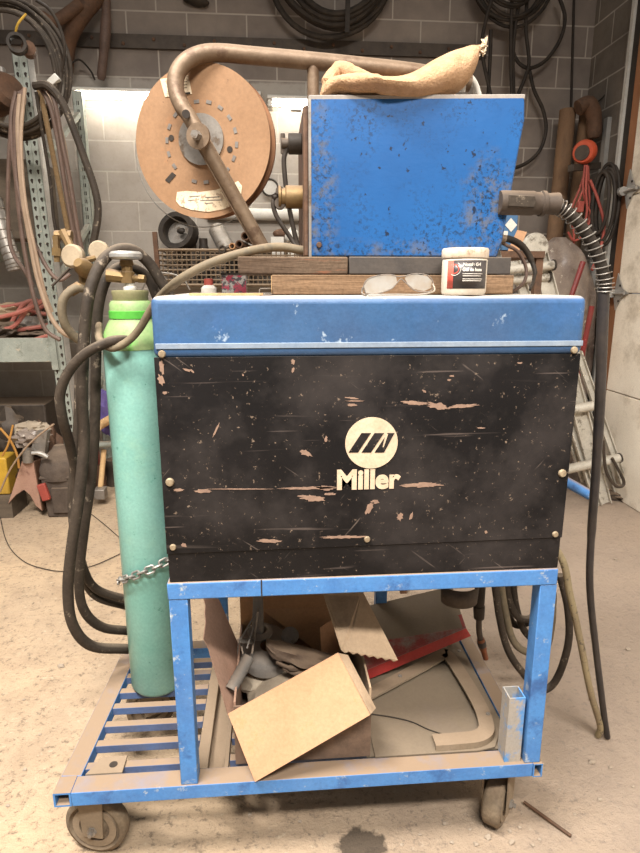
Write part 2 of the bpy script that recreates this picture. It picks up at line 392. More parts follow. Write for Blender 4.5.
def dup(root, loc, rot=0, label=None):
    def rec(o, par):
        c = o.copy(); C.objects.link(c); c.parent = par
        for ch in list(o.children): rec(ch, c)
        return c
    kids = list(root.children); r = root.copy(); C.objects.link(r)
    for ch in kids: rec(ch, r)
    r.location = V(loc); r.rotation_euler = (0, 0, radians(rot))
    if label: r['label'] = label
    return r
def text_bm(txt, size, bold=0, sx=1):
    cu = bpy.data.curves.new('lettering', 'FONT'); cu.body = txt; cu.size = size; cu.offset = bold; cu.extrude = .0004
    cu.align_x = 'LEFT'; o = bpy.data.objects.new('lettering', cu); C.objects.link(o)
    dg = bpy.context.evaluated_depsgraph_get(); me = bpy.data.meshes.new_from_object(o.evaluated_get(dg))
    bm = new(); bm.from_mesh(me); bpy.data.meshes.remove(me); bpy.data.objects.remove(o); bpy.data.curves.remove(cu)
    for v in bm.verts: v.co.x *= sx
    return bm
def bolt(par, p, r=.007, d=.004, mat='screw', ax=(0, -1, 0), name='bolt'):
    bm = new(); lathe(bm, [(0, 0), (r, 0), (r, d*.4), (r*.8, d), (0, d*1.1)], p, ax, 14); obj(name, bm, mat, par)
# ================================================================ SETTING
WX, WY = 2.34, 4.62
struct('floor', box(new(), (-4.5, -2.5, -.1), (WX+.25, WY+.2, 0)), 'floor', sm=False)
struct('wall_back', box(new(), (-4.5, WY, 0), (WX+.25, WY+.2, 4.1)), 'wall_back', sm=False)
struct('wall_right', box(new(), (WX, 4.10, 0), (WX+.2, WY, 4.1)), 'wall_right', sm=False)
struct('trim_1', bar(new(), (WX-.012, 4.085, 0), (WX-.012, 4.085, 3.9), .035, .03), 'white')          # pale edge strip
struct('trim_2', box(new(), (WX-.01, 3.97, 0), (WX+.05, 4.07, 3.9)), 'gasket')
struct('trim_3', box(new(), (WX-.03, 3.87, 0), (WX+.03, 3.97, 3.9)), 'yellowwood')
dr = new()
for z0 in (0, .70, 1.35, 1.96, 2.57, 3.18):
    z1 = {0: .70, .70: 1.35, 1.35: 1.96, 1.96: 2.57, 2.57: 3.18, 3.18: 3.79}[z0]
    box(dr, (WX-.05, -.6, z0+.003), (WX, 3.86, z1-.003))
dr = struct('door_1', dr, 'door', bevel=.004)
for z in (1.99, 1.35):
    h = new(); prism(h, [(WX-.055, 3.86, z+.13), (WX-.055, 3.79, z+.03), (WX-.055, 3.72, z), (WX-.055, 3.80, z-.03), (WX-.055, 3.85, z-.11), (WX-.055, 3.885, z-.02)], (-.006, 0, 0))
    cyl(h, (WX-.075, 3.74, z), (WX-.075, 3.97, z), .009); cyl(h, (WX-.08, 3.87, z), (WX-.08, 3.90, z), .028)
    hh = obj('roller_hinge', h, 'alloy', dr)
    b = new()
    for dy, dz in ((-.1, 0), (-.045, .05), (-.045, -.05)): cyl(b, (WX-.062, 3.86+dy, z+dz), (WX-.067, 3.86+dy, z+dz), .007)
    obj('hinge_bolts', b, 'gasket', hh)
# steel ledger strip with bolts high on the back wall
rl = new(); box(rl, (-1.9, WY-.025, 2.975), (1.55, WY, 3.06))
rail = tag(obj('wall_rail', rl, 'dark_steel'), 'long dark grimy flat rail bolted across the block wall above the strip lights', 'rail')
for i in range(17): bolt(rail, (-1.8+.205*i, WY-.025, 3.03 if i % 2 else 3.0), .012, .008, 'rust')

# strip lights
def strip_light(x0, x1, z, lab):
    t = thing('strip_light', lab, 'strip light', ((x0+x1)/2, WY-.06, z), 'strip lights on the back wall')
    hb = new(); prism(hb, [(x0, WY-.005, z+.10), (x0, WY-.18, z+.045), (x0, WY-.18, z+.028), (x0, WY-.005, z+.045)], (x1-x0, 0, 0)); obj('housing', hb, 'white', t)
    for sx in (x0+.02, x1-.02): obj('end_socket', box(new(), (sx-.015, WY-.17, z-.02), (sx+.015, WY-.05, z+.05)), 'white', t)
    obj('glow_tube', cyl(new(), (x0+.035, WY-.15, z+.005), (x1-.035, WY-.15, z+.005), .019), 'tube_glow', t)
    obj('reflector', box(new(), (x0, WY-.03, z+.02), (x1, WY-.005, z+.045)), 'white', t)
L0 = P(72, 96, Y=WY-.15); zL = L0.z - .0
strip_light(L0.x, -.055, zL, 'white fluorescent strip light partly behind the wire spool')
strip_light(-.01, 1.21, zL-.02, 'white fluorescent strip light mostly behind the blue box')

# ================================================================ CART
cart = thing('welding_cart', 'blue steel cart with caster wheels and dusty slatted lower deck carrying the welder', 'cart', (.05, 1.45, 0))
ZD = .25
# deck frame, hollow tubes
b = new(); bar(b, (-.490, 1.205, ZD-.019), (.622, 1.205, ZD-.019), .05, .038); obj('front_rail', b, 'blue_frame', cart, .002)
def yhollow(x0, x1, y0, y1, z0, z1, t):
    b = hollow(new(), x0, x1, z0, z1, -y1, -y0, t)
    for v in b.verts: v.co = V((v.co.x, -v.co.z, v.co.y))
    return b
obj('corner_tube', yhollow(-.531, -.4905, 1.181, 1.231, ZD-.038, ZD, .0045), 'blue_frame', cart)
obj('tube_inside', box(new(), (-.526, 1.21, ZD-.033), (-.496, 1.22, ZD-.005)), 'rust', cart)
obj('corner_tube', yhollow(.6225, .646, 1.178, 1.225, ZD-.038, ZD, .003), 'blue_frame', cart)
obj('side_rail', bar(new(), (-.505, 1.2315, ZD-.0185), (-.478, 1.76, ZD-.0185), .048, .037), 'blue_frame', cart, .002)
obj('side_rail', bar(new(), (.622, 1.226, ZD-.0185), (.625, 1.76, ZD-.0185), .042, .037), 'blue_frame', cart, .002)
obj('rear_rail', bar(new(), (-.503, 1.75, ZD-.0188), (.646, 1.75, ZD-.0188), .045, .0376), 'blue_frame', cart, .002)
# channel rails in the middle
b = new(); box(b, (-.208, 1.23, ZD-.03), (-.180, 1.73, ZD+.001)); box(b, (-.18, 1.23, ZD-.032), (-.14, 1.73, ZD-.026)); box(b, (-.14, 1.23, ZD-.03), (-.13, 1.73, ZD-.001))
obj('channel_rail', b, 'dust_rim', cart, .001)
for y in (1.255, 1.329, 1.398, 1.469, 1.533, 1.602, 1.661):
    obj('slat', box(new(), (-.482, y, ZD-.028), (-.21, y+.022, ZD-.006)), 'slat', cart, .0015)
    obj('slat', box(new(), (-.128, y, ZD-.028), (.60, y+.022, ZD-.006)), 'slat', cart, .0015)
b = new(); prism(b, [(-.472, 1.232, ZD-.004), (-.385, 1.232, ZD-.004), (-.385, 1.285, ZD-.004), (-.445, 1.285, ZD-.004)], (0, 0, .005)); g = obj('gusset', b, 'dust_rim', cart)
obj('hole', cyl(new(), (-.412, 1.258, ZD), (-.412, 1.258, ZD+.0016), .010), 'hole', g)
# posts and top frame
ZT = .774
obj('post', box(new(), (-.237, 1.183, ZD), (-.197, 1.223, ZT-.04)), 'blue_frame', cart, .002)
b = new(); prism(b, [(.600, 1.183, ZD), (.640, 1.183, ZD), (.638, 1.183, ZT-.04), (.598, 1.183, ZT-.04)], (0, .04, 0)); obj('post', b, 'blue_frame', cart, .002)
obj('deck_plate', box(new(), (.215, 1.235, ZD-.004), (.597, 1.725, ZD)), 'dust_sheet', cart)
obj('post', box(new(), (-.203, 1.73, ZD), (-.163, 1.765, ZT-.04)), 'blue_frame', cart, .002)
obj('post', box(new(), (.320, 1.73, ZD), (.357, 1.765, ZT-.04)), 'blue_frame', cart, .002)
obj('top_rail', box(new(), (-.239, 1.1815, ZT-.04), (.637, 1.2235, ZT)), 'blue_frame', cart, .003)
for x in (-.237, .597): obj('top_rail', box(new(), (x, 1.224, ZT-.04), (x+.04, 1.729, ZT)), 'blue_frame', cart, .002)
obj('top_rail', box(new(), (-.237, 1.729, ZT-.04), (.637, 1.766, ZT)), 'blue_frame', cart, .002)
obj('weld_seam', box(new(), (-.037, 1.1808, ZT-.04), (-.034, 1.183, ZT+.0005)), 'hole', cart)
# short hollow tube standing in the right front corner
b = hollow(new(), .552, .592, 1.19, 1.235, ZD, .432, .003)
obj('socket_tube', b, pm('chalky_blue_paint', '#a79d90', '#94938f', 6, .8, spots=[('#4f8fcb', 9, .56, .08)]), cart)
# casters
def caster(x, y, r, w, ang, plate=True):
    R = rz(ang); o = V((x, y, 0)); ax = R @ V((0, -1, 0))
    c = V((x, y, r)); wt = lathe(new(), [(r*.2, -w/2), (r*.78, -w/2), (r*.84, -w/2-.002), (r*.97, -w*.42), (r, -w*.3), (r, w*.3), (r*.97, w*.42), (r*.84, w/2+.002), (r*.78, w/2-.004), (r*.4, w/2-.004), (r*.36, w/2), (r*.2, w/2+.003)], c, ax, 44)
    wh = obj('caster_wheel', wt, 'wheel', cart)
    obj('hub_ring', lathe(new(), [(r*.50, w/2-.004), (r*.72, w/2-.004), (r*.72, w/2+.001), (r*.50, w/2+.001), (r*.50, w/2-.004)], c, ax, 44), 'dust_rim', wh)
    f = new(); side = R @ V((1, 0, 0)); tz = ZD-.048
    for s in (-1, 1):
        k = ax*(s*(w/2+.007))
        prism(f, [c+k-side*.026+V((0, 0, -.02)), c+k+side*.026+V((0, 0, -.02)), c+k+side*.034+V((0, 0, tz-r)), c+k-side*.034+V((0, 0, tz-r))], ax*(.004*s))
    box(f, c+V((-.05, -.045, tz-r)), c+V((.05, .045, tz-r+.008)))
    fk = obj('caster_fork', f, 'dust_rim', cart)
    obj('axle_nut', lathe(new(), [(0, w/2+.026), (.006, w/2+.026), (.006, w/2+.018), (.012, w/2+.018), (.013, w/2+.008), (0, w/2+.008)], c, ax, 6), 'steel', fk)
caster(-.465, 1.262, .080, .036, -12)
caster(-.415, 1.69, .080, .04, 20)
caster(.575, 1.262, .068, .046, 52)
caster(.585, 1.70, .078, .04, 40)
b = new(); lathe(b, [(0, 0), (.05, 0), (.055, .012), (.03, .03), (0, .03)], (.32, 1.35, .12), (0, 0, 1)); obj('underside_cap', b, 'dark_steel', cart)
b = new(); tube(b, [P(540, 467, Y=1.52), P(590, 495, Y=1.50)], .0145, 20, 0); obj('push_bar', b, 'blue_frame', cart)

# ================================================================ WELDER POWER SOURCE
ps = thing('welder_power_source', 'large boxy welding machine with black scuffed front panel and blue lid on the cart', 'welding machine', (.2, 1.45, ZT))
X0, X1, YF, YB = -.236, .639, 1.186, 1.74
obj('case', box(new(), (X0+.004, YF+.004, ZT), (X1-.004, YB, 1.26)), 'case_dark', ps, .003)
b = new(); prism(b, [(X0+.003, YF, ZT+.001), (X1-.003, YF, ZT+.001), (X1-.001, YF, 1.262), (X0+.001, YF, 1.262)], (0, .004, 0)); fp = obj('front_panel', b, 'black_panel', ps, .001)
b = new(); prism(b, [(X0+.001, YF-.0025, .842), (X1-.001, YF-.0025, .850), (X1-.001, YF-.0025, 1.262), (X0+.001, YF-.0025, 1.262)], (0, .0024, 0)); up = obj('upper_panel', b, 'black_panel', ps, .0008)
b = new(); box(b, (X0, YF-.005, 1.259), (X1+.002, YB+.004, 1.380)); lid = obj('lid', b, 'blue_lid', ps)
bv = lid.modifiers.new('bevel', 'BEVEL'); bv.width = .015; bv.segments = 4; bv.limit_method = 'ANGLE'
b = new(); box(b, (X0+.006, YF-.0075, 1.2785), (X1-.001, YF-.004, 1.2895)); obj('lid_ridge', b, 'ridge', lid, .001)
def onpanel(px, py, d=.0035): return P(px, py, Y=YF-d)
for px, py in ((162, 354), (574, 350)): bolt(ps, P(px, py, Y=YF-.005), .0075, .005)
for px, py in ((170, 482), (562, 473)): bolt(ps, onpanel(px, py, .0025), .009, .006)
for px, py in ((173, 547), (367, 539), (555, 534)): bolt(ps, onpanel(px, py, .0025), .007, .005)
# emblem
c = onpanel(371.5, 443); R = 27/590*1.19*1.02
em = obj('round_emblem', lathe(new(), [(0, 0), (R, 0), (R, .001), (0, .001)], c, (0, -1, 0), 64), 'emblem', ps)
b = new(); yl = YF-.0046
def pxy(px, py): p = P(px, py, Y=yl); return (p.x, yl, p.z)
for q in ([(348.5, 452.5), (358, 452.5), (371, 433), (361.5, 433)], [(361.5, 452.5), (371, 452.5), (384, 433), (374.5, 433)], [(374.5, 452.5), (384, 452.5), (394.5, 433), (387.5, 433)]):
    prism(b, [pxy(*p) for p in q], (0, -.0006, 0))
obj('slanted_stripes', b, 'black_panel', em)
obj('stripe_slash', prism(new(), [(*pxy(382.5, 447)[:1], yl-.0008, pxy(382.5, 447)[2]), (pxy(383.6, 447)[0], yl-.0008, pxy(383.6, 447)[2]), (pxy(388, 434)[0], yl-.0008, pxy(388, 434)[2]), (pxy(385.5, 434)[0], yl-.0008, pxy(385.5, 434)[2])], (0, -.0005, 0)), 'emblem', em)
tb = text_bm('Miller', .0545, .0022)
xs = [v.co.x for v in tb.verts]; a, z = P(337, 490.5, Y=yl), P(400.5, 490.5, Y=yl); w = z.x-a.x
ys = [v.co.y for v in tb.verts]; top = P(337, 470, Y=yl); hh = top.z-a.z
x0_, y0_, wx, wy = min(xs), min(ys), max(xs)-min(xs), max(ys)-min(ys)
for v in tb.verts:
    x, y, zz = v.co; v.co = V((a.x+(x-x0_)/wx*w, YF-.0032-zz, a.z+(y-y0_)/wy*hh))
obj('lettering', tb, 'emblem', ps)
# bare patches where the black paint has flaked off
def chip(bm, px, py, w, h, seed=0, ang=0):
    rnd = random.Random(seed); n = max(18, int(w*1.2)); pts = []
    for k in range(n):
        t = 2*pi*k/n; r = .62 + .55*rnd.random()
        x, y = cos(t)*w/2*r, sin(t)*h/2*r; ca, sa = cos(radians(ang)), sin(radians(ang))
        p = P(px+x*ca-y*sa, py+x*sa+y*ca, Y=YF-.0027); pts.append((p.x, YF-.0027, p.z))
    prism(bm, pts, (0, -.0005, 0))
b = new()
for i, (px, py, w, h, an) in enumerate([(415, 403, 26, 4, 4), (438, 406, 24, 7, 8), (462, 406, 30, 4, -4), (293, 362, 4, 6, 0), (293, 370, 3, 6, 0),
    (352, 398, 14, 2, 5), (352, 405, 10, 3, 0), (355, 401, 20, 1.5, 0), (306, 453, 14, 6, 20), (310, 488, 60, 3, -1), (326, 488, 18, 5, 0), (312, 498, 26, 7, 5), (330, 494, 12, 3, 0),
    (423, 485, 42, 5, -1), (203, 491, 18, 4, -1), (240, 489, 60, 1.2, 0), (178, 490, 12, 3, 0), (369, 508, 6, 14, 30), (375, 502, 10, 4, 0), (268, 541, 26, 4, 1), (342, 537, 46, 3, -1), (184, 545, 7, 4, 20), (400, 517, 6, 8, 20), (411, 516, 3, 9, 20),
    (481, 428, 8, 1.5, 0), (216, 430, 2, 16, 25), (165, 393, 5, 3, 0), (161, 380, 6, 12, -20), (187, 370, 9, 3, 20), (192, 371, 6, 2, 40), (520, 363, 5, 2, 0), (452, 376, 6, 2, 0), (162, 367, 5, 16, -5), (486, 532, 3, 3, 0), (243, 375, 2, 2, 0), (326, 439, 3, 6, 10), (424, 391, 5, 2, 30), (449, 380, 4, 2, 0)]):
    chip(b, px, py, w, h, i, an)
o = obj('flaked_paint', b, 'chip', ps, label='pale tan patches of bare primer where black paint flaked off'); o['kind'] = 'stuff'

# ================================================================ GAS CYLINDER
gc = V((-.362, 1.578, ZD-.006)); gr = .077
gy = thing('gas_cylinder', 'tall teal gas cylinder with light green shoulder chained to the cart', 'gas cylinder', gc)
z = lambda h: h-gc.z
obj('cylinder_body', lathe(new(), [(0, 0), (gr*.9, 0), (gr, .012), (gr, z(1.235)), (gr, z(1.245)), (gr*.5, z(1.245))], gc, seg=64), 'teal', gy)
obj('shoulder', lathe(new(), [(gr-.002, z(1.24)), (gr+.001, z(1.243)), (gr*.99, z(1.262)), (gr*.93, z(1.285)), (gr*.80, z(1.306)), (gr*.70, z(1.318)), (gr*.70, z(1.322))], gc, seg=64), 'lime', gy)
obj('green_band', lathe(new(), [(gr*.70, z(1.318)), (gr*.73, z(1.319)), (gr*.73, z(1.337)), (gr*.70, z(1.338))], gc, seg=48), 'green', gy)
obj('neck_sleeve', lathe(new(), [(gr*.70, z(1.336)), (gr*.70, z(1.354)), (gr*.63, z(1.362)), (gr*.55, z(1.363))], gc, seg=48), 'lime', gy)
obj('neck_collar', lathe(new(), [(gr*.56, z(1.358)), (gr*.57, z(1.360)), (gr*.57, z(1.374)), (gr*.60, z(1.383)), (gr*.58, z(1.388)), (gr*.3, z(1.389))], gc, seg=48), 'olive', gy)
b = new(); lathe(b, [(.016, z(1.389)), (.016, z(1.396)), (.012, z(1.398)), (.0125, z(1.41))], gc); obj('valve_stem', b, 'white', gy)
v0 = gc+V((-.004, 0, 0))
b = new(); lathe(b, [(0, z(1.405)), (.018, z(1.406)), (.018, z(1.432)), (.014, z(1.436)), (.014, z(1.448)), (.018, z(1.45)), (.016, z(1.462)), (0, z(1.463))], v0, seg=8)
cyl(b, v0+V((.0, 0, z(1.42))), v0+V((-.05, -.004, z(1.426))), .014, .017, 8); cyl(b, v0+V((.0, 0, z(1.418))), v0+V((.040, -.006, z(1.416))), .009, .009, 12); cyl(b, v0+V((.03, -.004, z(1.417))), v0+V((.045, -.006, z(1.416))), .012, .011, 6)
obj('brass_valve', b, 'brass', gy)
b = new(); lathe(b, [(0, z(1.462)), (.036, z(1.464)), (.04, z(1.469)), (.04, z(1.477)), (.035, z(1.483)), (.012, z(1.484)), (0, z(1.485))], v0, seg=40); obj('hand_wheel', b, 'alloy', gy, label='silver round hand wheel')

# chain around the cylinder
ch = thing('steel_chain', 'short galvanised chain wrapped round the teal gas cylinder', 'chain', P(150, 575, Y=1.5))

a0 = P(160, 556, Y=1.40); rr = gr+.012
line = []
for k in range(60):
    th = radians(-5 - k*3.0)       # front right round to the left side
    line.append(gc*1 + V((cos(th)*rr, sin(th)*rr, 0)))
zr_, zm_, zl_ = P(163, 553, Y=1.52).z, P(140, 571, Y=1.50).z, P(119, 579, Y=1.56).z
zt = lambda t: zr_+(zm_-zr_)*t/.5 if t < .5 else zm_+(zl_-zm_)*(t-.5)/.38 if t < .88 else zl_+.12*(t-.88)
line = [V((p.x, p.y, zt(k/59))) for k, p in enumerate(line)]
line = [V((-.225, 1.50, zr_+.035)), V((-.262, 1.52, zr_+.012))] + line
line = smooth(line, 3)
# walk the line, one link every 17 mm
acc = 0; last = line[0]; spots = [line[0]]; nxt = .0205
for p, q in zip(line, line[1:]):
    L = (q-p).length
    while acc + L >= nxt:
        spots.append(p + (q-p)*((nxt-acc)/L)); nxt += .0205
    acc += L
for i in range(len(spots)-2):
    c0 = spots[i]; d = (spots[i+1]-spots[i]).normalized(); s = d.cross(V((0, 0, 1))).normalized(); u = s.cross(d)
    w = (u*.92+s*.38).normalized() if i % 2 else (s*.92-u*.38).normalized()
    ring = []
    for k in range(14):
        t = 2*pi*k/14; e = .0085 if cos(t) > 0 else -.0085
        ring.append(c0 + d*(cos(t)*.007+e*.75) + w*sin(t)*.0095)
    obj('chain_link', tube(new(), ring, .0031, 6, 0, closed=True), 'zinc', ch)
# ================================================================ BOARDS AND WIRE FEEDER
ZL = 1.381
FY = 1.30
a, c = P(272, 296, Y=1.287), P(513, 293, Y=1.287)
tb_ = thing('timber_block', 'pale weathered timber board lying flat on the blue lid below the darker board', 'wood board', (.24, 1.28, ZL))
obj('board', box(new(), (a.x, 1.287, ZL+.0005), (c.x, 1.38, ZL+.041)), 'wood', tb_, .002)
obj('sawn_end', box(new(), (a.x-.0012, 1.288, ZL+.002), (a.x, 1.379, ZL+.0395)), 'palewood', tb_)
a = P(238, 274, Y=1.29)
o = obj('timber_block', box(new(), (a.x, 1.29, ZL+.042), (P(348, 265, Y=1.29).x, 1.43, ZL+.078)), 'oldwood', bevel=.003)
tag(o, 'dark old timber board under the blue wire feeder, its left end sticking out', 'wood board')
o = obj('timber_block', box(new(), (.05, 1.48, ZL+.0005), (.50, 1.57, ZL+.0765)), 'oldwood', bevel=.003)
tag(o, 'dark timber block under the back of the wire feeder', 'wood board')
ZF = ZL+.0785
wf = thing('wire_feeder', 'bright blue wire feeder cabinet with bent pipe spool arm, standing on timber boards', 'wire feeder', (.3, 1.40, ZF))
def fp2(px, py, y=FY): p = P(px, py, Y=y); return V((p.x, y, max(p.z, ZF)))
prof = [fp2(309, 258), fp2(497, 258), fp2(503, 240), fp2(521, 140), fp2(525, 120), fp2(525, 96), fp2(309, 97)]
b = new(); prism(b, prof, (0, .27, 0)); cab = obj('cabinet', b, 'blue_feeder', wf, .004)
p = fp2(309, 97); b = new(); box(b, (p.x-.001, FY+.0, p.z-.006), (prof[5].x+.001, FY+.272, p.z+.004)); 
for v in b.verts:
    if v.co.x > .3: v.co.z += prof[5].z-p.z
obj('top_edge', b, pm('dust_covered_top', '#9c948c', '#8b8580', 9, .85), wf, .002)
b = new(); box(b, (p.x-.011, FY+.012, ZF+.002), (p.x-.001, FY+.26, p.z-.012)); obj('end_plate', b, 'rust', wf, .002)
b = new(); box(b, (p.x-.0015, FY-.001, ZF), (p.x+.004, FY+.004, p.z)); obj('edge_strip', b, 'steel', wf)
bolt(wf, fp2(319, 245)-V((0, .0, 0)), .006, .005, 'rust'); bolt(wf, fp2(319, 247, FY)+V((0, 0, 0)), .002, .006, 'rust')
obj('base_skid', box(new(), (P(349, 265, Y=1.292).x, 1.292, ZL+.0425), (P(511, 265, Y=1.292).x, 1.43, ZF)), 'case_dark', wf, .002, label='black steel base channel')
# pipe post and hoop that carries the spool
HY = 1.43
pr = .0178
a = P(313, 60, Y=HY); b = new(); cyl(b, (a.x, HY, a.z), (a.x, HY, P(313, 100, Y=HY).z), .013, .013, 20); obj('post', b, 'pipe', wf)
hp = [P(*q, Y=y) for q, y in (((470, 84), HY), ((420, 73), HY), ((360, 66), HY), ((300, 60), HY), ((250, 55.5), HY), ((222, 53), HY), ((203, 54), HY), ((187, 61), HY-.005), ((177, 74), HY-.012), ((176, 90), HY-.02), ((182, 106), HY-.032), ((190, 118), HY-.04), ((203, 140), HY-.045))]
hoop = obj('spool_arm', tube(new(), hp, [pr, pr, pr, pr, pr, pr, pr*.98, pr*.9, pr*.8], 20, 6), 'pipe', wf)
b = new(); a, c = P(203, 142, Y=HY-.035), P(262, 247, Y=HY+.0)
bar(b, a, c, .034, .012, updir=(0, 1, 0)); tube(b, [a, c], .0155, 14, 0); obj('brace_bar', b, 'pipe', wf, .001)
# hub end with bolt
SC = P(200, 137, Y=HY-.05)
axs = (rz(-17) @ V((0, -1, 0)) + V((0, 0, -.03))).normalized()
b = new(); lathe(b, [(0, 0), (.024, 0), (.026, .006), (.026, .012), (0, .012)], SC+axs*.0, axs, 32); wsh = obj('washer', b, 'pipe', wf)
lathe_b = lathe(new(), [(0, .03), (.009, .03), (.010, .012), (0, .012)], SC, axs, 6); obj('hub_bolt', lathe_b, 'steel', wf)
o = obj('arm_hole', lathe(new(), [(0, -.001), (.0085, -.001), (.0085, .001), (0, .001)], P(186, 114, Y=HY-.061), (0, -1, 0), 20), 'hole', wf)
# left fittings
xL = fp2(309, 97).x
a = P(296, 144, Y=1.38); b = new(); cyl(b, (xL-.011, 1.38, a.z), (xL-.04, 1.38, a.z), .021, .021, 28); obj('power_inlet', b, 'rubber_dark', wf, .002)
b = new(); cyl(b, (xL-.04, 1.38, a.z), (xL-.055, 1.38, a.z), .01, .012, 16); tube(b, [(xL-.052, 1.38, a.z+.02), (xL-.052, 1.38, a.z-.02)], .005, 8, 0); obj('cable_clamp', b, 'dark_steel', wf)
c = P(290, 197, Y=1.38); b = new(); lathe(b, [(0, 0), (.024, 0), (.024, .035), (.022, .037), (.019, .037), (.019, .045), (.023, .047), (.023, .052), (0, .052)], (xL-.011, 1.38, c.z), (-1, 0, 0), 28); obj('inlet_guide', b, 'brass', wf, label='brass cylindrical inlet fitting')
b = new(); cyl(b, (xL-.06, 1.37, c.z-.014), (xL-.06, 1.39, c.z-.014), .012, .012, 18); cyl(b, (xL-.06, 1.37, c.z+.012), (xL-.06, 1.39, c.z+.012), .009, .009, 18); obj('guide_clamp', b, 'dark_steel', wf)
b = new(); q = P(288, 110, Y=1.38); cyl(b, (xL-.012, 1.38, q.z), (xL-.034, 1.38, q.z), .003, .003, 8); obj('stud', b, 'steel', wf)
# flexible control cords on the left
q = lambda px, py, y=1.38: P(px, py, Y=y)
o = obj('power_cord', tube(new(), [(xL-.05, 1.38, a.z), q(288, 146), q(284, 158), q(285, 178), q(288, 200), q(292, 222), q(297, 243), q(300, 250, 1.37)], .0055, 10), 'rubber_dark')
tag(o, 'thin black cord looping down from the black inlet on the feeder side', 'cord')
o = obj('control_cord', tube(new(), [(xL-.075, 1.375, c.z-.003), q(277, 197), q(273, 203), q(276, 215), q(284, 228), q(292, 240), q(298, 249, 1.37)], .005, 10), 'rubber_dark')
tag(o, 'thin black cord looping down from the brass fitting on the feeder side', 'cord')
# gun connector on the right
pz = P(530, 204, Y=1.30); gx0 = fp2(503, 204).x-.01; ax_ = P(562, 206, Y=1.30)
gn = thing('welding_gun_cable', 'black cable with brown grip and bright spring, hanging from the wire feeder to the floor', 'welding cable', (ax_.x, 1.30, 0))
b = new(); lathe(b, [(0, 0), (.024, 0), (.025, .01), (.025, .075), (.023, .078), (.023, .090), (.026, .092), (.026, .10), (.021, .103), (.022, .115), (.023, .13), (0, .13)], (gx0, 1.30, pz.z+.002), (1, 0, -.01), 28)
gr_ = obj('grip', b, 'grip', gn)
b = new(); prism(b, [(gx0+.012, 1.273, pz.z-.009), (gx0+.068, 1.273, pz.z-.011), (gx0+.073, 1.273, pz.z), (gx0+.068, 1.273, pz.z+.013), (gx0+.012, 1.273, pz.z+.015)], (0, .006, 0)); obj('grip_inset', b, 'rubber', gr_, .002)
sp = [P(*u, Y=1.30) for u in ((556, 206), (566, 211), (580, 225), (592, 243), (600, 262), (605, 280), (606, 292))]
core = smooth(sp, 10); obj('cable_core', tube(new(), core, .0125, 12, 0), 'rubber_dark', gn)
hel = []; turns = 18; n = turns*14
L = len(core)-1
for k in range(n):
    t = k/(n-1)*L; i = min(int(t), L-1); f = t-i; p = core[i].lerp(core[i+1], f); d = (core[i+1]-core[i]).normalized()
    s = d.cross(V((0, 1, 0))).normalized(); u = V((0, 1, 0)); th = 2*pi*k/14; r = .0172
    hel.append(p + s*cos(th)*r + u*sin(th)*r + (s*-.0))
obj('spring_guard', tube(new(), hel, .0013, 6, 0), 'steel', gn)
hs = [P(604, 288, Y=1.30), P(602, 340, Y=1.30), P(600, 400, Y=1.31), P(596, 470, Y=1.33), P(591, 540, Y=1.36), P(590, 590, Y=1.39), P(596, 650, Y=1.44), P(604, 715, Y=1.49), V((1.03, 1.51, .012))]
obj('cable', tube(new(), hs, [.0125, .012, .011, .0095, .0095, .0095, .0095], 12), 'rubber_blue', gn)
hs = [P(558, 552, Y=1.42), P(570, 595, Y=1.42), P(580, 640, Y=1.44), P(590, 690, Y=1.47), P(600, 725, Y=1.50), V((1.005, 1.52, .010))]
hs = [V((.62, 1.45, .84))] + hs
o = obj('dirty_hose', tube(new(), hs, .0098, 12), 'hose_yellow'); tag(o, 'dirty yellowish hose hanging off the right side down to the floor', 'hose')

# ================================================================ SPOOL
DC = P(201.5, 142.5, Y=1.445); DR = .160
spn = axs
sp_ = thing('wire_spool', 'large round brown fibreboard wire spool held on the bent pipe arm', 'wire spool', (DC.x, DC.y+.03, DC.z-DR))
def onface(r, th, h=0):
    d, s, u = frame_of(spn); return DC + s*cos(th)*r + u*sin(th)*r + d*h
obj('front_flange', lathe(new(), [(0, 0), (DR, 0), (DR, -.005), (.02, -.005)], DC, spn, 96), 'spool', sp_)
obj('spool_barrel', lathe(new(), [(DR*.62, -.005), (DR*.62, -.038)], DC, spn, 72), 'spool_core', sp_)
obj('rear_flange', lathe(new(), [(0, -.038), (DR, -.038), (DR, -.044), (0, -.044)], DC, spn, 96), 'spool_core', sp_)
obj('wound_wire', lathe(new(), [(DR*.95, -.0055), (DR*.96, -.012), (DR*.96, -.030), (DR*.95, -.0375)], DC, spn, 72), 'spool_core', sp_)
obj('hub_disc', lathe(new(), [(0, .0), (.053, .0), (.053, .004), (0, .0045)], DC+V((0, 0, .006)), spn, 64), 'steel', sp_, label='grey metal hub disc')
for k in range(18):
    th = 2*pi*k/18+.1
    if k in (15,): continue
    c0 = onface(.083, th, .0012); d, s, u = frame_of(spn); t = (-s*sin(th)+u*cos(th)); rdl = (s*cos(th)+u*sin(th))
    b = new(); prism(b, [c0+t*.006+rdl*.0035, c0-t*.006+rdl*.0035, c0-t*.006-rdl*.0035, c0+t*.006-rdl*.0035], -spn*.0016); obj('staple', b, 'slot', sp_)
for px, py in ((167, 136), (233, 151)):
    th = None; b = new(); p = P(px, py, Y=DC.y); d, s, u = frame_of(spn); p = p - d*((p-DC).dot(d)); p = DC+(p-DC)
    lathe(b, [(0, .0012), (.0065, .0012), (.0065, -.001), (0, -.001)], p, spn, 20); obj('drive_hole', b, 'hole', sp_)
def facept(px, py, h=.0012):
    o0 = V((0, 0, HC)); d0 = (P(px, py, Y=2)-o0); t = ((DC+spn*h)-o0).dot(spn)/d0.dot(spn); return o0+d0*t
b = new(); prism(b, [facept(165, 180), facept(172, 172), facept(176, 175), facept(169, 183)], -spn*.001); obj('window_slot', b, 'hole', sp_)
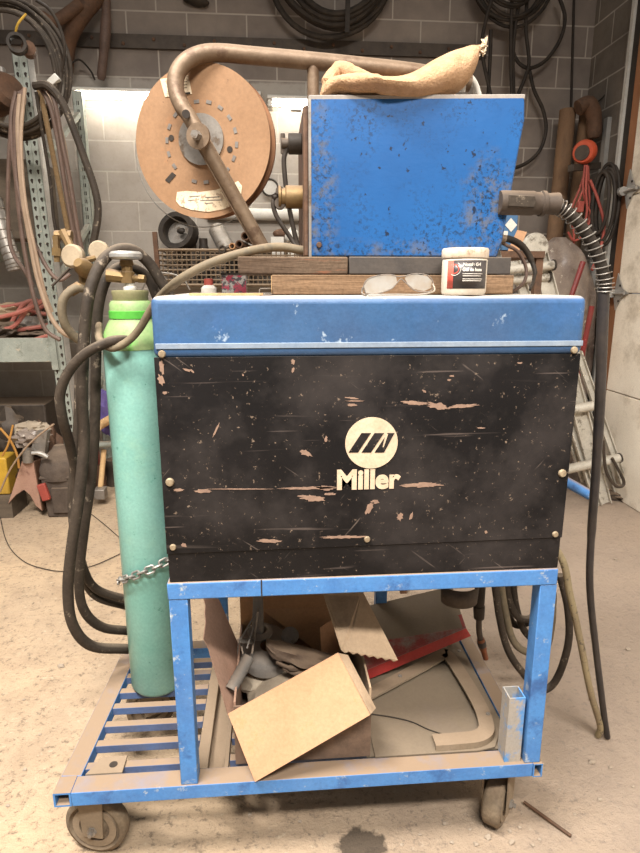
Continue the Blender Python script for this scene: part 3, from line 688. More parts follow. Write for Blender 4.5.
b = new(); arc = [(177, 192), (186, 191), (200, 192), (215, 190), (228, 186), (238, 181), (242, 186), (241, 195), (236, 203), (224, 209), (208, 212), (192, 210), (180, 206), (176, 201)]
prism(b, [facept(*q_) for q_ in arc], -spn*.0010); lb = obj('lower_label', b, 'paper', sp_, label='long curved cream paper label')
b = new()
for i, (x, y, w) in enumerate(((190, 196, 10), (205, 197, 14), (200, 200, 22), (205, 203, 8), (226, 196, 8), (188, 200, 6), (222, 192, 10))):
    prism(b, [facept(x, y, .0016), facept(x+w, y-.6, .0016), facept(x+w, y+.3, .0016), facept(x, y+.8, .0016)], -spn*.0003)
obj('faint_print', b, 'slot', lb)
b = new(); prism(b, [facept(160, 79), facept(188, 75), facept(192, 94), facept(165, 97)], -spn*.001); lb = obj('upper_label', b, 'paper', sp_, label='square cream paper label')
b = new(); prism(b, [facept(180, 93, .0016), facept(190, 92, .0016), facept(190.5, 94, .0016), facept(180.5, 95, .0016)], -spn*.0003)
for y in (82, 85, 88): prism(b, [facept(178, y, .0016), facept(187, y-.8, .0016), facept(187, y-.3, .0016), facept(178, y+.5, .0016)], -spn*.0003)
obj('printed_marks', b, 'hole', lb)
d, s, u = frame_of(spn); ring = [DC - spn*.050 + V((-.022, 0, -.012)) + (s*cos(2*pi*k/70)+u*sin(2*pi*k/70))*DR*1.03 for k in range(70)]
obj('loose_wire', tube(new(), ring, .0012, 6, 0, closed=True), 'zinc', sp_, label='thin bright loop of loose wire')

# ================================================================ SACK ON TOP
zt_ = fp2(400, 95).z
b = new(); sec = [(321, 97, 3, .03), (326, 93, 8, .05), (335, 90, 9, .065), (350, 91, 11, .080), (372, 91.5, 10, .085), (395, 93, 10.5, .085), (412, 91, 14, .083), (428, 85, 18, .075), (442, 79, 20, .066), (455, 73, 19.5, .055), (466, 66, 17, .045), (474, 59, 11, .03), (478, 52, 5.5, .018), (480, 49, 3.5, .012), (484, 46, 6, .016)]
# drape: rings round the sack axis
NS = 28; rings = []
secs = smooth([V(s_[:3]) for s_ in sec], 5); deps = smooth([V((s_[3], 0, 0)) for s_ in sec], 5)
for i, (s_, dp) in enumerate(zip(secs, deps)):
    cy = FY+.055
    c0 = P(s_.x, s_.y, Y=cy); h = s_.z/590*1.29; ring = []
    for k in range(NS):
        th = 2*pi*k/NS; rr = 1+.10*mnoise.noise(V((i*.11, cos(th)*1.3, sin(th)*1.3)))
        ring.append(b.verts.new((c0.x, cy-.0+sin(th)*dp.x*rr, c0.z+cos(th)*h*rr - (.004 if sin(th) < -.5 and 20 < i < 50 else 0))))
    rings.append(ring)
for A, B in zip(rings, rings[1:]):
    for k in range(NS): b.faces.new((A[k], A[(k+1) % NS], B[(k+1) % NS], B[k]))
b.faces.new(rings[0]); b.faces.new(rings[-1][::-1])
sk = thing('cloth_sack', 'tan fuzzy cloth sack with tied frayed end draped on top of the blue wire feeder', 'sack', (P(400, 90, Y=1.34).x, 1.34, zt_))
obj('sack_body', b, 'cloth', sk)
b = new(); lp = [P(324, 98, Y=1.36), P(328, 84, Y=1.37), P(338, 72, Y=1.38), P(352, 75, Y=1.38), P(372, 84, Y=1.38), P(392, 90, Y=1.38)]
tube(b, lp, [.010, .016, .020, .018, .014, .01], 14); tube(b, [P(324, 96, Y=1.335), P(330, 82, Y=1.335), P(336, 72, Y=1.335)], .005, 8)
obj('folded_cuff', b, 'cloth', sk)
b = new(); rn = random.Random(3)
for k in range(22):
    p0 = P(480, 50, Y=1.325); tube(b, [p0, p0+V((rn.uniform(.002, .012), rn.uniform(-.01, .01), rn.uniform(-.006, .012))), p0+V((rn.uniform(.0, .014), rn.uniform(-.012, .012), rn.uniform(-.012, .026)))], .0011, 5, 3)
obj('frayed_threads', b, 'paper', sk, label='pale frayed threads at the tied end')
b = new(); tube(b, [P(462, 92, Y=1.42), P(464, 82, Y=1.42), P(469, 77, Y=1.43), P(475, 84, Y=1.44), P(479, 96, Y=1.45)], .007, 10)
o = obj('white_hose_loop', b, 'white'); tag(o, 'small loop of pale hose behind the frayed end of the sack', 'hose')

# ================================================================ JAR, GLASSES AND BITS ON THE LID
jc = V((P(468, 292, Y=1.20).x, 1.236-.050, 0)); jr = .0455; jc.y = 1.235-.048; 
jc = V((jc.x, 1.2355, 0)); jc.y = 1.19+jr
# the jar stands in front of the timber: the board is notched back visually by standing further behind
jz = ZL+.0005
jt = thing('gel_jar', 'round cream plastic jar with black and red label on the blue lid', 'jar', (jc.x, jc.y-.004, jz))
JC = V((jc.x, jc.y-.004, jz)); jh = P(466, 262, Y=JC.y-jr).z - jz
obj('jar_body', lathe(new(), [(0, 0), (jr*.93, 0), (jr, .006), (jr, .068), (jr*.96, .072), (0, .072)], JC, seg=64), 'jar', jt)
obj('screw_lid', lathe(new(), [(0, .0725), (jr*1.02, .0725), (jr*1.04, .075), (jr*1.04, .088), (jr*.99, .092), (0, .092)], JC, seg=64), 'jarlid', jt)
def wrap(px, pz, r):  # px: arc metres from the facing line
    a_ = -pi/2 + px/jr - .22; return JC + V((cos(a_)*r, sin(a_)*r, pz))
def patch(u0, u1, z0, z1, mat, r, par, name, label=None, n=18):
    b = new(); A = [[b.verts.new(wrap(u0+(u1-u0)*i/n, zz, r)) for i in range(n+1)] for zz in (z0, z1)]
    for i in range(n): b.faces.new((A[0][i], A[0][i+1], A[1][i+1], A[1][i]))
    o = obj(name, b, mat, par, label=label)
    sm_ = o.modifiers.new('thick', 'SOLIDIFY'); sm_.thickness = .0002; return o
jl = patch(-.030, .050, .0125, .0675, 'label_black', jr+.0004, jt, 'jar_label')
patch(-.040, -.026, .0125, .0675, 'label_red', jr+.0006, jl, 'red_stripe')
b = new(); pts = [wrap(-.0235+cos(t_)*.0095, .051+sin(t_)*.0095, jr+.0008) for t_ in [2*pi*i/24 for i in range(24)]]; b.faces.new([b.verts.new(p) for p in pts]); obj('red_disc', b, 'label_red', jl)
b = new(); tube(b, [wrap(-.0235+cos(t_)*.0128, .051+sin(t_)*.0128, jr+.0008) for t_ in [radians(-120+180*i/20) for i in range(21)]], .0006, 5, 0); obj('white_arc', b, 'label_white', jl)
def jtext(txt, size, u, z_, bold, w=None):
    tb = text_bm(txt, size, bold); xs = [v.co.x for v in tb.verts]; k = (w/(max(xs)-min(xs))) if w else 1; x0 = min(xs)
    for v in tb.verts: v.co = wrap(u+(v.co.x-x0)*k, z_+v.co.y, jr+.0007+v.co.z)
    obj('label_text', tb, 'label_white', jl)
jtext('Nozzle Gel', .0088, -.0065, .0565, .00025, .036)
jtext('Gel de buse', .0088, -.0075, .0465, .0003, .040)
for z_, w in ((.0405, .043), (.0365, .038), (.0305, .043), (.0270, .040)):
    patch(-.0070, -.0070+w, z_, z_+.0012, 'label_white', jr+.0008, jl, 'small_print_line')

gl = thing('safety_glasses', 'dusty clear safety glasses lying on the blue lid in front of the timber', 'safety glasses', P(398, 292, Y=1.215))
G = lambda px, py, y=1.212: P(px, py, Y=y)
def lens(pts, nm):
    b = new(); prism(b, [G(*q_) for q_ in pts], (0, .002, .0)); return obj(nm, b, 'lens', gl)
lens([(366, 293), (364, 286), (368, 279), (377, 276), (388, 275), (396, 276), (397, 282), (392, 288), (382, 292), (372, 294)], 'lens')
lens([(406, 276), (416, 274), (427, 276), (432, 281), (431, 288), (424, 291), (414, 289), (408, 284), (405, 279)], 'lens')
b = new(); tube(b, [G(366, 294), G(363.5, 286), G(368, 279), G(378, 275.5), (G(390, 274.5)), G(398, 276.5), G(404, 276), G(416, 273.6), G(428, 275.5), G(433, 282), G(432, 290), G(424, 292), G(414, 290), G(406, 283), G(401, 279), G(397, 283), G(391, 289), G(380, 293), G(371, 295), G(366, 294)], .0009, 8, 4)
tube(b, [G(363, 287), G(362, 293), G(366, 295.5, 1.19)], .002, 8); obj('frame', b, 'grey_plastic', gl)
b = new(); tube(b, [G(433, 284), G(434, 291, 1.2), G(420, 294.5, 1.195), G(395, 294.5, 1.192), G(368, 295, 1.19)], .0018, 8); obj('temple_arm', b, 'lens', gl)

o = obj('wood_strip', box(new(), (P(190, 293, Y=1.22).x, 1.205, ZL), (P(263, 293, Y=1.22).x, 1.24, ZL+.004)), 'palewood'); tag(o, 'thin pale wooden strip lying on the left of the blue lid', 'wood strip')
x0, x1 = P(259, 290, Y=1.25).x, P(271, 290, Y=1.25).x
b = new(); box(b, (x0, 1.245, ZL), (x1, 1.30, ZL+.003)); box(b, (x0, 1.245, ZL), (x0+.002, 1.30, ZL+.014)); box(b, (x0, 1.245, ZL+.012), (x1, 1.30, ZL+.014)); o = obj('steel_channel', b, 'steel'); tag(o, 'small steel channel offcut against the left end of the pale timber', 'metal offcut')
pb = thing('small_carton', 'small printed carton with dark lid at the back of the blue welder lid', 'box', (P(234, 292, Y=1.6).x, 1.62, ZL))
x0, x1 = P(222, 290, Y=1.6).x, P(246, 290, Y=1.6).x
zz = P(234, 275, Y=1.6).z
obj('carton', box(new(), (x0, 1.60, ZL), (x1, 1.65, zz)), pm('patchy_print', '#b9b4ad', '#4b4a50', 60, .5, lo=.48, hi=.52, spots=[('#b8405a', 50, .58, .03)]), pb)
obj('dark_lid', box(new(), (x0-.002, 1.598, zz), (x1+.002, 1.652, zz+.005)), 'gasket', pb)
rc = thing('small_bottle', 'small squat bottle with red cap at the back of the blue lid', 'bottle', (P(209, 292, Y=1.6).x, 1.6, ZL))
q0 = V((P(209, 292, Y=1.6).x, 1.6, ZL)); obj('bottle_body', lathe(new(), [(0, 0), (.02, 0), (.02, .012), (.012, .02), (0, .02)], q0), 'white', rc); obj('red_cap', lathe(new(), [(0, .02), (.012, .02), (.012, .036), (0, .037)], q0), 'redcord', rc)
# ================================================================ HOSES ON THE LEFT
def cable(pts, r, mat, name, label, cat, group=None, seg=12, n=8):
    """pts: (photo x, photo y, depth) or world vectors"""
    w = [p if isinstance(p, Vector) else P(p[0], p[1], Y=p[2]) for p in pts]
    o = obj(name, tube(new(), w, r, seg, n), mat); return tag(o, label, cat, group)
G1 = 'thick weld cable loops hung over the gas cylinder valve'
cable([(172, 300, 1.66), (160, 280, 1.65), (148, 262, 1.64), (132, 250, 1.62), (115, 251, 1.60), (100, 265, 1.57), (89, 295, 1.54), (84, 340, 1.53), (82, 400, 1.52), (84, 440, 1.52), (80, 490, 1.51), (72, 545, 1.50), (68, 590, 1.50), (73, 625, 1.51), (92, 646, 1.54), (128, 649, 1.60)], .0145, 'rubber', 'weld_cable', 'thick dusty black cable looping highest over the cylinder hand wheel and hanging lowest', 'cable')
cable([(158, 300, 1.70), (148, 278, 1.70), (133, 268, 1.68), (118, 268, 1.66), (106, 280, 1.62), (98, 310, 1.60), (96, 360, 1.59), (95, 420, 1.58), (92, 470, 1.57), (84, 530, 1.56), (79, 580, 1.56), (84, 610, 1.57), (102, 627, 1.60), (130, 631, 1.66)], .0135, 'rubber', 'weld_cable', 'thick dusty black cable passing just under the hand wheel beside the brass valve', 'cable')
cable([(86, 345, 1.64), (80, 370, 1.64), (78, 420, 1.63), (74, 470, 1.62), (72, 500, 1.62), (75, 540, 1.62), (82, 572, 1.64), (96, 596, 1.68), (130, 607, 1.74)], .0125, 'rubber', 'weld_cable', 'thick dusty black cable whose lower bend sits highest of the hanging loops', 'cable')
cable([(168, 352, 1.69), (150, 343, 1.66), (122, 340, 1.49), (104, 344, 1.47), (84, 355, 1.47), (68, 373, 1.475), (60, 395, 1.48), (63, 420, 1.49), (70, 445, 1.53), (76, 480, 1.57), (76, 530, 1.59), (84, 570, 1.62), (98, 590, 1.66), (128, 600, 1.70)], .0125, 'rubber', 'weld_cable', 'dusty grey cable bending out to the left across the cylinder shoulder', 'cable')
cable([V((xL-.01, 1.36, ZF+.016)), (280, 247, 1.36), (255, 250, 1.34), (225, 258, 1.32), (200, 268, 1.32), (178, 281, 1.34), (162, 295, 1.40), (152, 308, 1.43), (140, 328, 1.455), (128, 341, 1.465), (114, 348, 1.47), (105, 345, 1.49), (99, 338, 1.53), (99, 325, 1.59)], .0095, 'rubber_tan', 'gas_hose', 'long khaki hose from the wire feeder over the lid corner to the green cylinder shoulder', 'hose')
cable([(70, 268, 1.9), (52, 286, 1.9)], .004, 'dark_steel', 'steel_rod', 'short dark rod crossing behind the twin gauges', 'rod', n=0)
# regulator with two gauges
rg = P(83, 275, Y=1.86)
t = thing('gas_regulator', 'brass gas regulator with two cream gauge boots hanging left of the gas cylinder', 'regulator', (rg.x, 1.86, rg.z-.06))
b = new(); lathe(b, [(0, 0), (.03, 0), (.034, .006), (.034, .022), (.028, .028), (0, .028)], P(76, 257, Y=1.86), (-.25, -1, .1), 32); obj('gauge', b, 'cream', t)
b = new(); lathe(b, [(0, 0), (.028, 0), (.031, .006), (.031, .020), (.026, .026), (0, .026)], P(101, 252, Y=1.92), (-.1, -1, .1), 32); obj('gauge', b, 'cream', t)
b = new(); lathe(b, [(0, -.03), (.02, -.03), (.026, -.01), (.024, .015), (.014, .03), (0, .03)], P(84, 268, Y=1.83), (-.3, -.8, .5), 20); cyl(b, P(82, 262, Y=1.85), P(84, 292, Y=1.85), .014, .011, 8); cyl(b, P(78, 262, Y=1.84), P(95, 258, Y=1.87), .009, .009, 8); obj('brass_body', b, 'brass', t)
b = new(); cyl(b, P(63, 232, Y=1.98), P(72, 250, Y=1.95), .016, .012, 8); cyl(b, P(55, 235, Y=1.98), P(72, 236, Y=1.98), .014, .017, 8); cyl(b, P(56, 236, Y=1.97), P(57, 262, Y=1.97), .011, .009, 8); cyl(b, P(57, 248, Y=1.97), P(57, 256, Y=1.97), .015, .015, 6); obj('inlet_fitting', b, 'brass', t)
b = new(); tube(b, [P(84, 288, Y=1.85), P(74, 289, Y=1.83), P(64, 298, Y=1.82), P(62, 312, Y=1.82), P(66, 326, Y=1.83), P(76, 338, Y=1.85), P(88, 345, Y=1.87)], .013, 12); hs_ = obj('outlet_hose', b, 'rubber_tan', t)
cyl_b = cyl(new(), P(80, 286, Y=1.845), P(70, 292, Y=1.83), .0155, .0155, 12); obj('hose_ferrule', cyl_b, 'brass', hs_)

# ================================================================ RACK AT THE LEFT BACK
UYF, UYR = 3.80, 4.38
rk = thing('storage_rack', 'pale green steel storage rack with perforated upright posts against the back wall', 'rack', (-1.25, 3.9, 0))
LK = (P(11, 50, Y=UYF).x-P(64.5, 450, Y=UYF).x)/(P(11, 50, Y=UYF).z-P(64.5, 450, Y=UYF).z)
def lean(b):
    for v in b.verts: v.co.x += LK*(v.co.z-P(64.5, 450, Y=UYF).z)
    return b
def upright(x0, x1, y, ztop, tear=True):
    b = new(); box(b, (x0, y, 0), (x1, y+.004, ztop)); box(b, (x0, y, 0), (x0+.004, y+.07, ztop)); box(b, (x1-.004, y, 0), (x1, y+.07, ztop))
    bar(b, ((x0+x1)/2, y-.003, 0), ((x0+x1)/2, y-.003, ztop), .004, .006, updir=(0, 1, 0))
    if tear: lean(b)
    return obj('upright_post', b, 'rack_green', rk, .001)
xa = P(64.5, 450, Y=UYF).x; up_ = upright(xa, xa+.082, UYF, P(20, 50, Y=UYF).z)
b = new(); prism(b, [(xa+.082, UYF, 0), (xa+.105, UYF+.03, 0), (xa+.105, UYF+.034, 0), (xa+.078, UYF+.004, 0)], (0, 0, 2.65)); lean(b); obj('post_flange', b, 'alloy', rk)
k = 0; z_ = .42
while z_ < P(20, 53, Y=UYF).z:
    for xx in (xa+.020, xa+.062):
        pts = [(xx+cos(t_)*.0095*(1 if sin(t_) > 0 else .6), UYF-.0006, z_+sin(t_)*(.011 if sin(t_) > 0 else .017)) for t_ in [2*pi*i/12 for i in range(12)]]
        if k < 44: obj('keyhole_slot', lean(prism(new(), pts, (0, .0004, 0))), 'hole', up_)
    k += 1; z_ += .0508
u2 = upright(-1.285, -1.225, UYR, 2.64, False)
z_ = 1.45
while z_ < 2.6:
    b = new(); box(b, (-1.262, UYR-.001, z_-.012), (-1.246, UYR-.0004, z_+.012)); obj('keyhole_slot', b, 'hole', u2); z_ += .0508
for z0 in (.40, 1.45, 2.15): obj('side_brace', bar(new(), (xa+.05, UYF+.08, z0), (-1.255, UYR, z0+.35), .03, .03), 'rack_green', rk)
za, zb = P(20, 338, Y=UYF).z, P(20, 362, Y=UYF).z
b = new(); box(b, (-2.6, UYF-.01, zb), (xa, UYF+.03, za)); obj('shelf_beam', b, 'rack_green', rk, .003)
b = new(); box(b, (xa-.004, UYF-.014, zb-.05), (xa+.036, UYF-.002, za+.08)); lean(b); bb = obj('beam_connector', b, 'rack_green', rk, .001)
obj('shelf_board', box(new(), (-2.6, UYF+.03, za-.03), (xa, UYR, za-.012)), 'dust_sheet', rk)
zc, zd = P(5, 243, Y=UYR).z, P(5, 262, Y=UYR).z
obj('shelf_beam', box(new(), (-2.6, UYR-.01, zd), (-1.285, UYR+.03, zc)), 'rack_green', rk, .002)
obj('shelf_beam', box(new(), (-2.6, UYR-.01, za-.08), (-1.285, UYR+.03, za)), 'rack_green', rk, .002)
zf = P(104, 443, Y=3.9)
o = obj('low_shelf_bar', cyl(new(), P(88, 445, Y=3.9), P(125, 441, Y=3.9)+V((.5, 0, 0)), .022, .022, 16), 'rack_green'); tag(o, 'pale green round bar low down between the hanging cables and the gas cylinder', 'bar')
o = obj('bench_support', box(new(), (-.35, 3.86, 0), (-.30, 3.94, zf.z+.02)), 'rack_green'); tag(o, 'pale green support post under the low green bar, mostly behind the welder', 'post')
o = obj('bench_support', box(new(), (-1.02, 3.86, 0), (-.97, 3.94, zf.z-.02)), 'dark_steel'); tag(o, 'dark support post at the left end of the low green bar', 'post')

# looped hoses on the rack
GH = 'air hoses looped over the top of the rack post'
def hang(pts, r, mat, lab, group=None, cat='hose', name='hanging_hose'): return cable(pts, r, mat, name, lab, cat, group, 8, 6)
hang([(22, 92, 3.36), (14, 100, 3.34), (10, 140, 3.33), (8, 190, 3.33), (9, 235, 3.33), (14, 255, 3.32), (24, 270, 3.31), (33, 285, 3.32)], .010, 'hose_mauve', 'mauve brown hose hanging furthest left of the rack post and curling at its foot')
hang([(24, 90, 3.34), (16, 110, 3.30), (15, 160, 3.28), (20, 220, 3.26), (28, 270, 3.24), (36, 305, 3.22), (46, 330, 3.20), (60, 340, 3.2)], .011, 'hose_mauve', 'mauve hose falling left of the rack post to below the shelf beam')
hang([(20, 95, 3.30), (18, 130, 3.26), (22, 190, 3.22), (30, 240, 3.2), (38, 280, 3.18), (50, 315, 3.16), (62, 332, 3.16), (74, 338, 3.2)], .012, 'hose_beige', 'beige hose crossing in front of the rack post low down')
hang([(16, 92, 3.32), (11, 120, 3.30), (14, 165, 3.28), (24, 215, 3.25), (38, 250, 3.22), (50, 272, 3.2), (60, 280, 3.2), (70, 274, 3.22)], .010, 'hose_mauve', 'brown hose swinging from left of the post to right in front of the holes')
hang([(25, 88, 3.28), (21, 140, 3.24), (25, 200, 3.2), (35, 250, 3.18), (44, 290, 3.18), (52, 312, 3.2)], .009, 'hose_beige', 'thin beige hose nearest the holes of the rack post')
hang([(38, 86, 3.5), (44, 110, 3.48), (52, 150, 3.47), (61, 195, 3.46), (68, 230, 3.46), (72, 252, 3.46)], .014, 'rope', 'twisted yellow brown rope hanging right of the rack post', cat='rope', name='hanging_rope')
hang([(38, 84, 3.44), (50, 105, 3.42), (58, 140, 3.42), (66, 190, 3.42), (74, 235, 3.42), (78, 258, 3.42)], .013, 'hose_mauve', 'dark mauve hose hanging between the two rack uprights')
hang([(40, 82, 3.42), (54, 100, 3.40), (62, 140, 3.40), (70, 180, 3.40), (77, 225, 3.40), (82, 250, 3.40)], .012, 'hose_mauve', 'mauve hose hanging against the rear upright')
hang([(36, 92, 3.46), (42, 130, 3.47), (50, 180, 3.48), (54, 220, 3.48), (60, 250, 3.48)], .009, 'rubber', 'thin black hose hanging immediately right of the front rack post')
hang([(34, 86, 3.40), (48, 86, 3.38), (62, 102, 3.37), (74, 130, 3.36), (85, 160, 3.36), (95, 190, 3.36), (98, 215, 3.36), (92, 250, 3.36)], .020, 'rubber', 'thick black hose arching right from the top of the rack post')
hang([(44, 88, 3.52), (56, 112, 3.52), (66, 150, 3.52), (70, 190, 3.52), (74, 220, 3.52)], .008, 'hose_beige', 'thin beige hose just left of the rear upright')
# cable coil behind the top of the rack
def coil(name, lab, cat, c, rad, n, r, mat, nrm=(0, -1, 0), squash=1., spread=.03, seed=1, group=None, partname='cable_loop'):
    t = thing(name, lab, cat, V(c)-V((0, 0, rad*squash)), group); rn = random.Random(seed); d, s, u = frame_of(V(nrm))
    for i in range(n):
        rr = rad*(1 - spread*i*.9 - rn.uniform(0, spread)); off = s*rn.uniform(-.02, .02)+d*(i*r*1.1-.02)+V((0, 0, rn.uniform(-.02, .02)))
        ph = rn.uniform(0, 6)
        ring = [V(c)+off+s*cos(2*pi*k/40)*rr*(1+.02*sin(2*pi*k/20+ph))+V((0, 0, 1))*sin(2*pi*k/40)*rr*squash*(1+.02*sin(2*pi*k/40*3+ph)) for k in range(40)]
        obj(partname, tube(new(), ring, r, 8, 0, closed=True), mat, t)
    return t
cc = P(12, 72, Y=3.62)
t = coil('cable_coil', 'large coil of dusty black cable hung behind the top of the rack post', 'cable coil', cc, .30, 9, .011, 'rubber', squash=1.12, spread=.025)
b = new(); bar(b, P(52, 78, Y=3.55), P(57, 84, Y=3.55), .05, .06, updir=(.6, 0, 1)); obj('white_tape_tag', b, 'white', t, .004)
b = new(); tube(b, [P(15, 36, Y=3.5), P(18, 24, Y=3.48), P(26, 14, Y=3.5)], .006, 8); obj('yellow_tie', b, 'yellow', t)
hr = P(20, 46, Y=3.42)
t = thing('hose_end_reel', 'round black and steel hanger ring on top of the rack post', 'hanger', hr-V((0, 0, .05)))
obj('black_ring', lathe(new(), [(.032, 0), (.046, 0), (.046, .05), (.032, .05), (.032, 0)], hr+V((-.01, 0, 0)), (.25, -1, 0), 28), 'rubber_dark', t)
obj('steel_hub', lathe(new(), [(0, .01), (.034, .01), (.034, -.05), (0, -.05)], hr+V((.03, .03, 0)), (.25, -1, 0), 28), 'rust', t)
o = obj('steel_cone', lathe(new(), [(0, 0), (.07, 0), (.10, .16), (.075, .19), (0, .19)], P(3, 95, Y=3.75)-V((.05, 0, .05)), (.5, -.4, .2), 30), 'rust'); tag(o, 'brown rusty cone shaped housing at the far left beside the rack post', 'housing')
cable([(0, 70, 3.9), (4, 90, 3.85), (2, 110, 3.8), (-12, 140, 3.8)], .03, 'steel', 'grey_pipe', 'thick grey hose at the far left edge behind the hanging hoses', 'hose')
# rusty pipe elbow and strap on the wall
cable([(64, 70, 4.5), (66, 45, 4.48), (72, 28, 4.46), (84, 10, 4.46), (98, -6, 4.5)], .06, 'rust', 'rusty_pipe', 'thick rusty bent pipe on the wall at top left', 'pipe', seg=16)
cable([(41, 16, 4.3), (52, 22, 4.32), (64, 16, 4.36), (80, 4, 4.4)], .035, 'rust', 'rusty_bracket', 'rusty curved bracket arm left of the thick rusty pipe', 'bracket')
cable([(106, -8, 4.52), (106, 20, 4.5), (104, 50, 4.5), (101, 80, 4.52)], [.03, .035, .03, .02], 'hose_mauve', 'leather_strap', 'brown strap hanging on the wall right of the rusty pipe', 'strap')
cable([(60, 76, 4.4), (72, 63, 4.45), (80, 60, 4.5), (90, 70, 4.55), (95, 80, 4.58)], .006, 'rubber_dark', 'thin_wire', 'thin bent black wire on the wall left of the strip light', 'wire')
cable([(36, 0, 3.3), (50, 10, 3.32), (60, 28, 3.34), (65, 50, 3.36), (62, 72, 3.4)], .008, 'rubber_dark', 'thin_cable', 'single black cable arcing outside the big coil at top left', 'cable')

# shelf contents
rn = random.Random(11)
hz = za+.02
RH = [[(-4, 318), (20, 312), (40, 302), (52, 292)], [(-4, 330), (14, 326), (30, 306), (38, 300)], [(-4, 336), (18, 330), (44, 326), (52, 322)], [(-4, 344), (16, 344), (34, 340), (50, 335)], [(8, 338), (12, 322), (24, 304), (34, 300)], [(-4, 308), (16, 305), (36, 300)], [(20, 304), (30, 310), (46, 314), (56, 310)], [(-4, 322), (20, 322), (40, 308), (54, 300)]]
red_labs = ['uppermost', 'steeply slanting', 'flat middle', 'lowest, lying along the shelf front', 'upright bending', 'rearmost', 'short curling', 'long slanting']
for i, h in enumerate(RH):
    y = UYF+.07 + .045*i if i != 3 else UYF+.05
    cable([(x, y_, y-(.03 if i == 3 else 0)) for x, y_ in h], .014, 'hose_red', 'air_hose', red_labs[i].capitalize() + ' faded red hose in the tangle on the rack shelf', 'hose', 'red hose tangle on the rack shelf', 8)
for i, (px, py, rad, m) in enumerate(((8, 322, (.12, .12, .05), 'canvas'), (34, 332, (.14, .13, .035), 'canvas'), (28, 312, (.10, .1, .07), 'steel'), (8, 306, (.14, .12, .06), 'card_dusty'), (6, 290, (.12, .1, .06), 'canvas'), (36, 292, (.12, .1, .06), 'dark_steel'))):
    c0 = P(px, py, Y=UYF+.22+.05*i); c0.z = max(za-.012+rad[2]*.9, za)
    if i in (3, 4, 5): c0.z += .10
    o = obj('rag', blob(new(), c0, rad, .45, 8, 3, seed=i), m); tag(o, ['dark grimy rag left under the red hoses', 'flat dark rag along the shelf front', 'grey crumpled cloth in the middle of the shelf', 'dusty tan bag at the left of the shelf', 'dark lump of rag at the back left of the shelf', 'dark dirty lump at the back right of the shelf'][i], 'rag', 'rags on the rack shelf')
o = obj('wooden_crate', box(new(), (-2.2, 4.0, P(5, 240, Y=4.4).z-.02), (-1.42, 4.3, P(5, 165, Y=4.2).z)), 'crate', bevel=.004); tag(o, 'dark weathered wooden crate on the upper shelf at the far left', 'crate')
cr = [(-6, 200, 3.7), (4, 235, 3.66), (12, 258, 3.64), (16, 270, 3.64)]
b = new(); pts = smooth([P(*p[:2], Y=p[2]) for p in cr], 10); tube(b, pts, .045, 16, 0)
hs_ = thing('ducting_hose', 'grey ribbed ducting hose hanging over the upper shelf at far left', 'duct', pts[-1]); dh = obj('duct', b, 'steel', hs_)
for p_, q_ in zip(pts[::3], pts[1::3]):
    d = (q_-p_).normalized(); obj('rib', lathe(new(), [(.044, -.004), (.05, 0), (.044, .004)], p_, d, 16), 'steel', hs_)

# ================================================================ FLOOR CLUTTER AT THE LEFT
js = P(33, 505, Y=3.55)
t = thing('jack_stand', 'faded pink red jack stand with splayed legs on the floor at the left', 'jack stand', (js.x, 3.55, 0))
q = lambda px, py, y=3.55: P(px, py, Y=y)
b = new(); pl = [q(8, 504), q(22, 461), q(33, 461), q(42, 511), q(36, 506), q(30, 495), q(24, 490), q(16, 495)]; prism(b, pl, (0, .01, 0)); obj('leg_panel', b, 'pink', t, .002)
b = new(); pl = [q(33, 461), q(42, 511), q(56, 502, 3.80), q(44, 458, 3.62)]; prism(b, pl, (.006, 0, 0)); obj('leg_panel', b, 'rust', t, .002)
b = new(); pl = [q(4, 500, 3.8), q(24, 458, 3.62), q(42, 458, 3.62), q(50, 498, 3.8), q(30, 480, 3.7)]; prism(b, pl, (0, .01, 0)); obj('leg_panel', b, 'rust', t, .002)
b = new(); tube(b, [q(28, 462), q(28, 449)], .030, 16, 0); prism(b, [q(30, 452, 3.6), q(36, 432, 3.6), q(47, 432, 3.6), q(44, 458, 3.6)], (0, .06, 0)); obj('saddle_column', b, 'steel', t)
obj('release_handle', tube(new(), [q(32, 453, 3.52), q(40, 453, 3.52), q(48, 457, 3.52)], .012, 8, 4), 'alloy', t)
o = obj('crumpled_plastic', blob(new(), q(32, 428, 3.75), (.10, .08, .04), .5, 9, 3, seed=4), 'light_plastic'); tag(o, 'crumpled off white plastic lying behind the jack stand', 'plastic sheet')
o = obj('crumpled_plastic', blob(new(), q(30, 438, 3.66), (.10, .08, .05), .6, 9, 3, seed=9), 'wrap'); tag(o, 'crumpled grey plastic between the jack stand and the rack post', 'plastic sheet')
o = obj('floor_drum', blob(new(), q(46, 440, 3.80)-V((0,0,.1)), (.10, .1, .2), .35, 6, 3, seed=14), 'rust'); tag(o, 'dark rusty lump standing directly behind the jack stand', 'scrap')
tb2 = P(62, 515, Z=0)
t = thing('tool_bag', 'dark open canvas tool bag on the floor in front of the rack post', 'tool bag', (tb2.x, 3.62, 0))
TBx0, TBx1 = P(46, 515, Y=3.55).x, P(80, 515, Y=3.55).x; zt2 = P(60, 478, Y=3.55).z
b = new(); box(b, (TBx0+.01, 3.55, .0), (TBx1, 3.78, zt2)); 
for v in b.verts:
    if v.co.z > .1: v.co.x += -.02 if v.co.x < tb2.x else .02
obj('bag_body', b, 'canvas', t, .01)
obj('front_pocket', box(new(), (TBx0+.05, 3.535, .03), (TBx1-.02, 3.552, zt2-.06)), 'canvas', t, .006)
obj('bag_rim', tube(new(), [(TBx0-.01, 3.55, zt2), (TBx1+.02, 3.55, zt2), (TBx1+.02, 3.78, zt2), (TBx0-.01, 3.78, zt2), (TBx0-.01, 3.55, zt2)], .009, 6, 0), 'canvas', t)
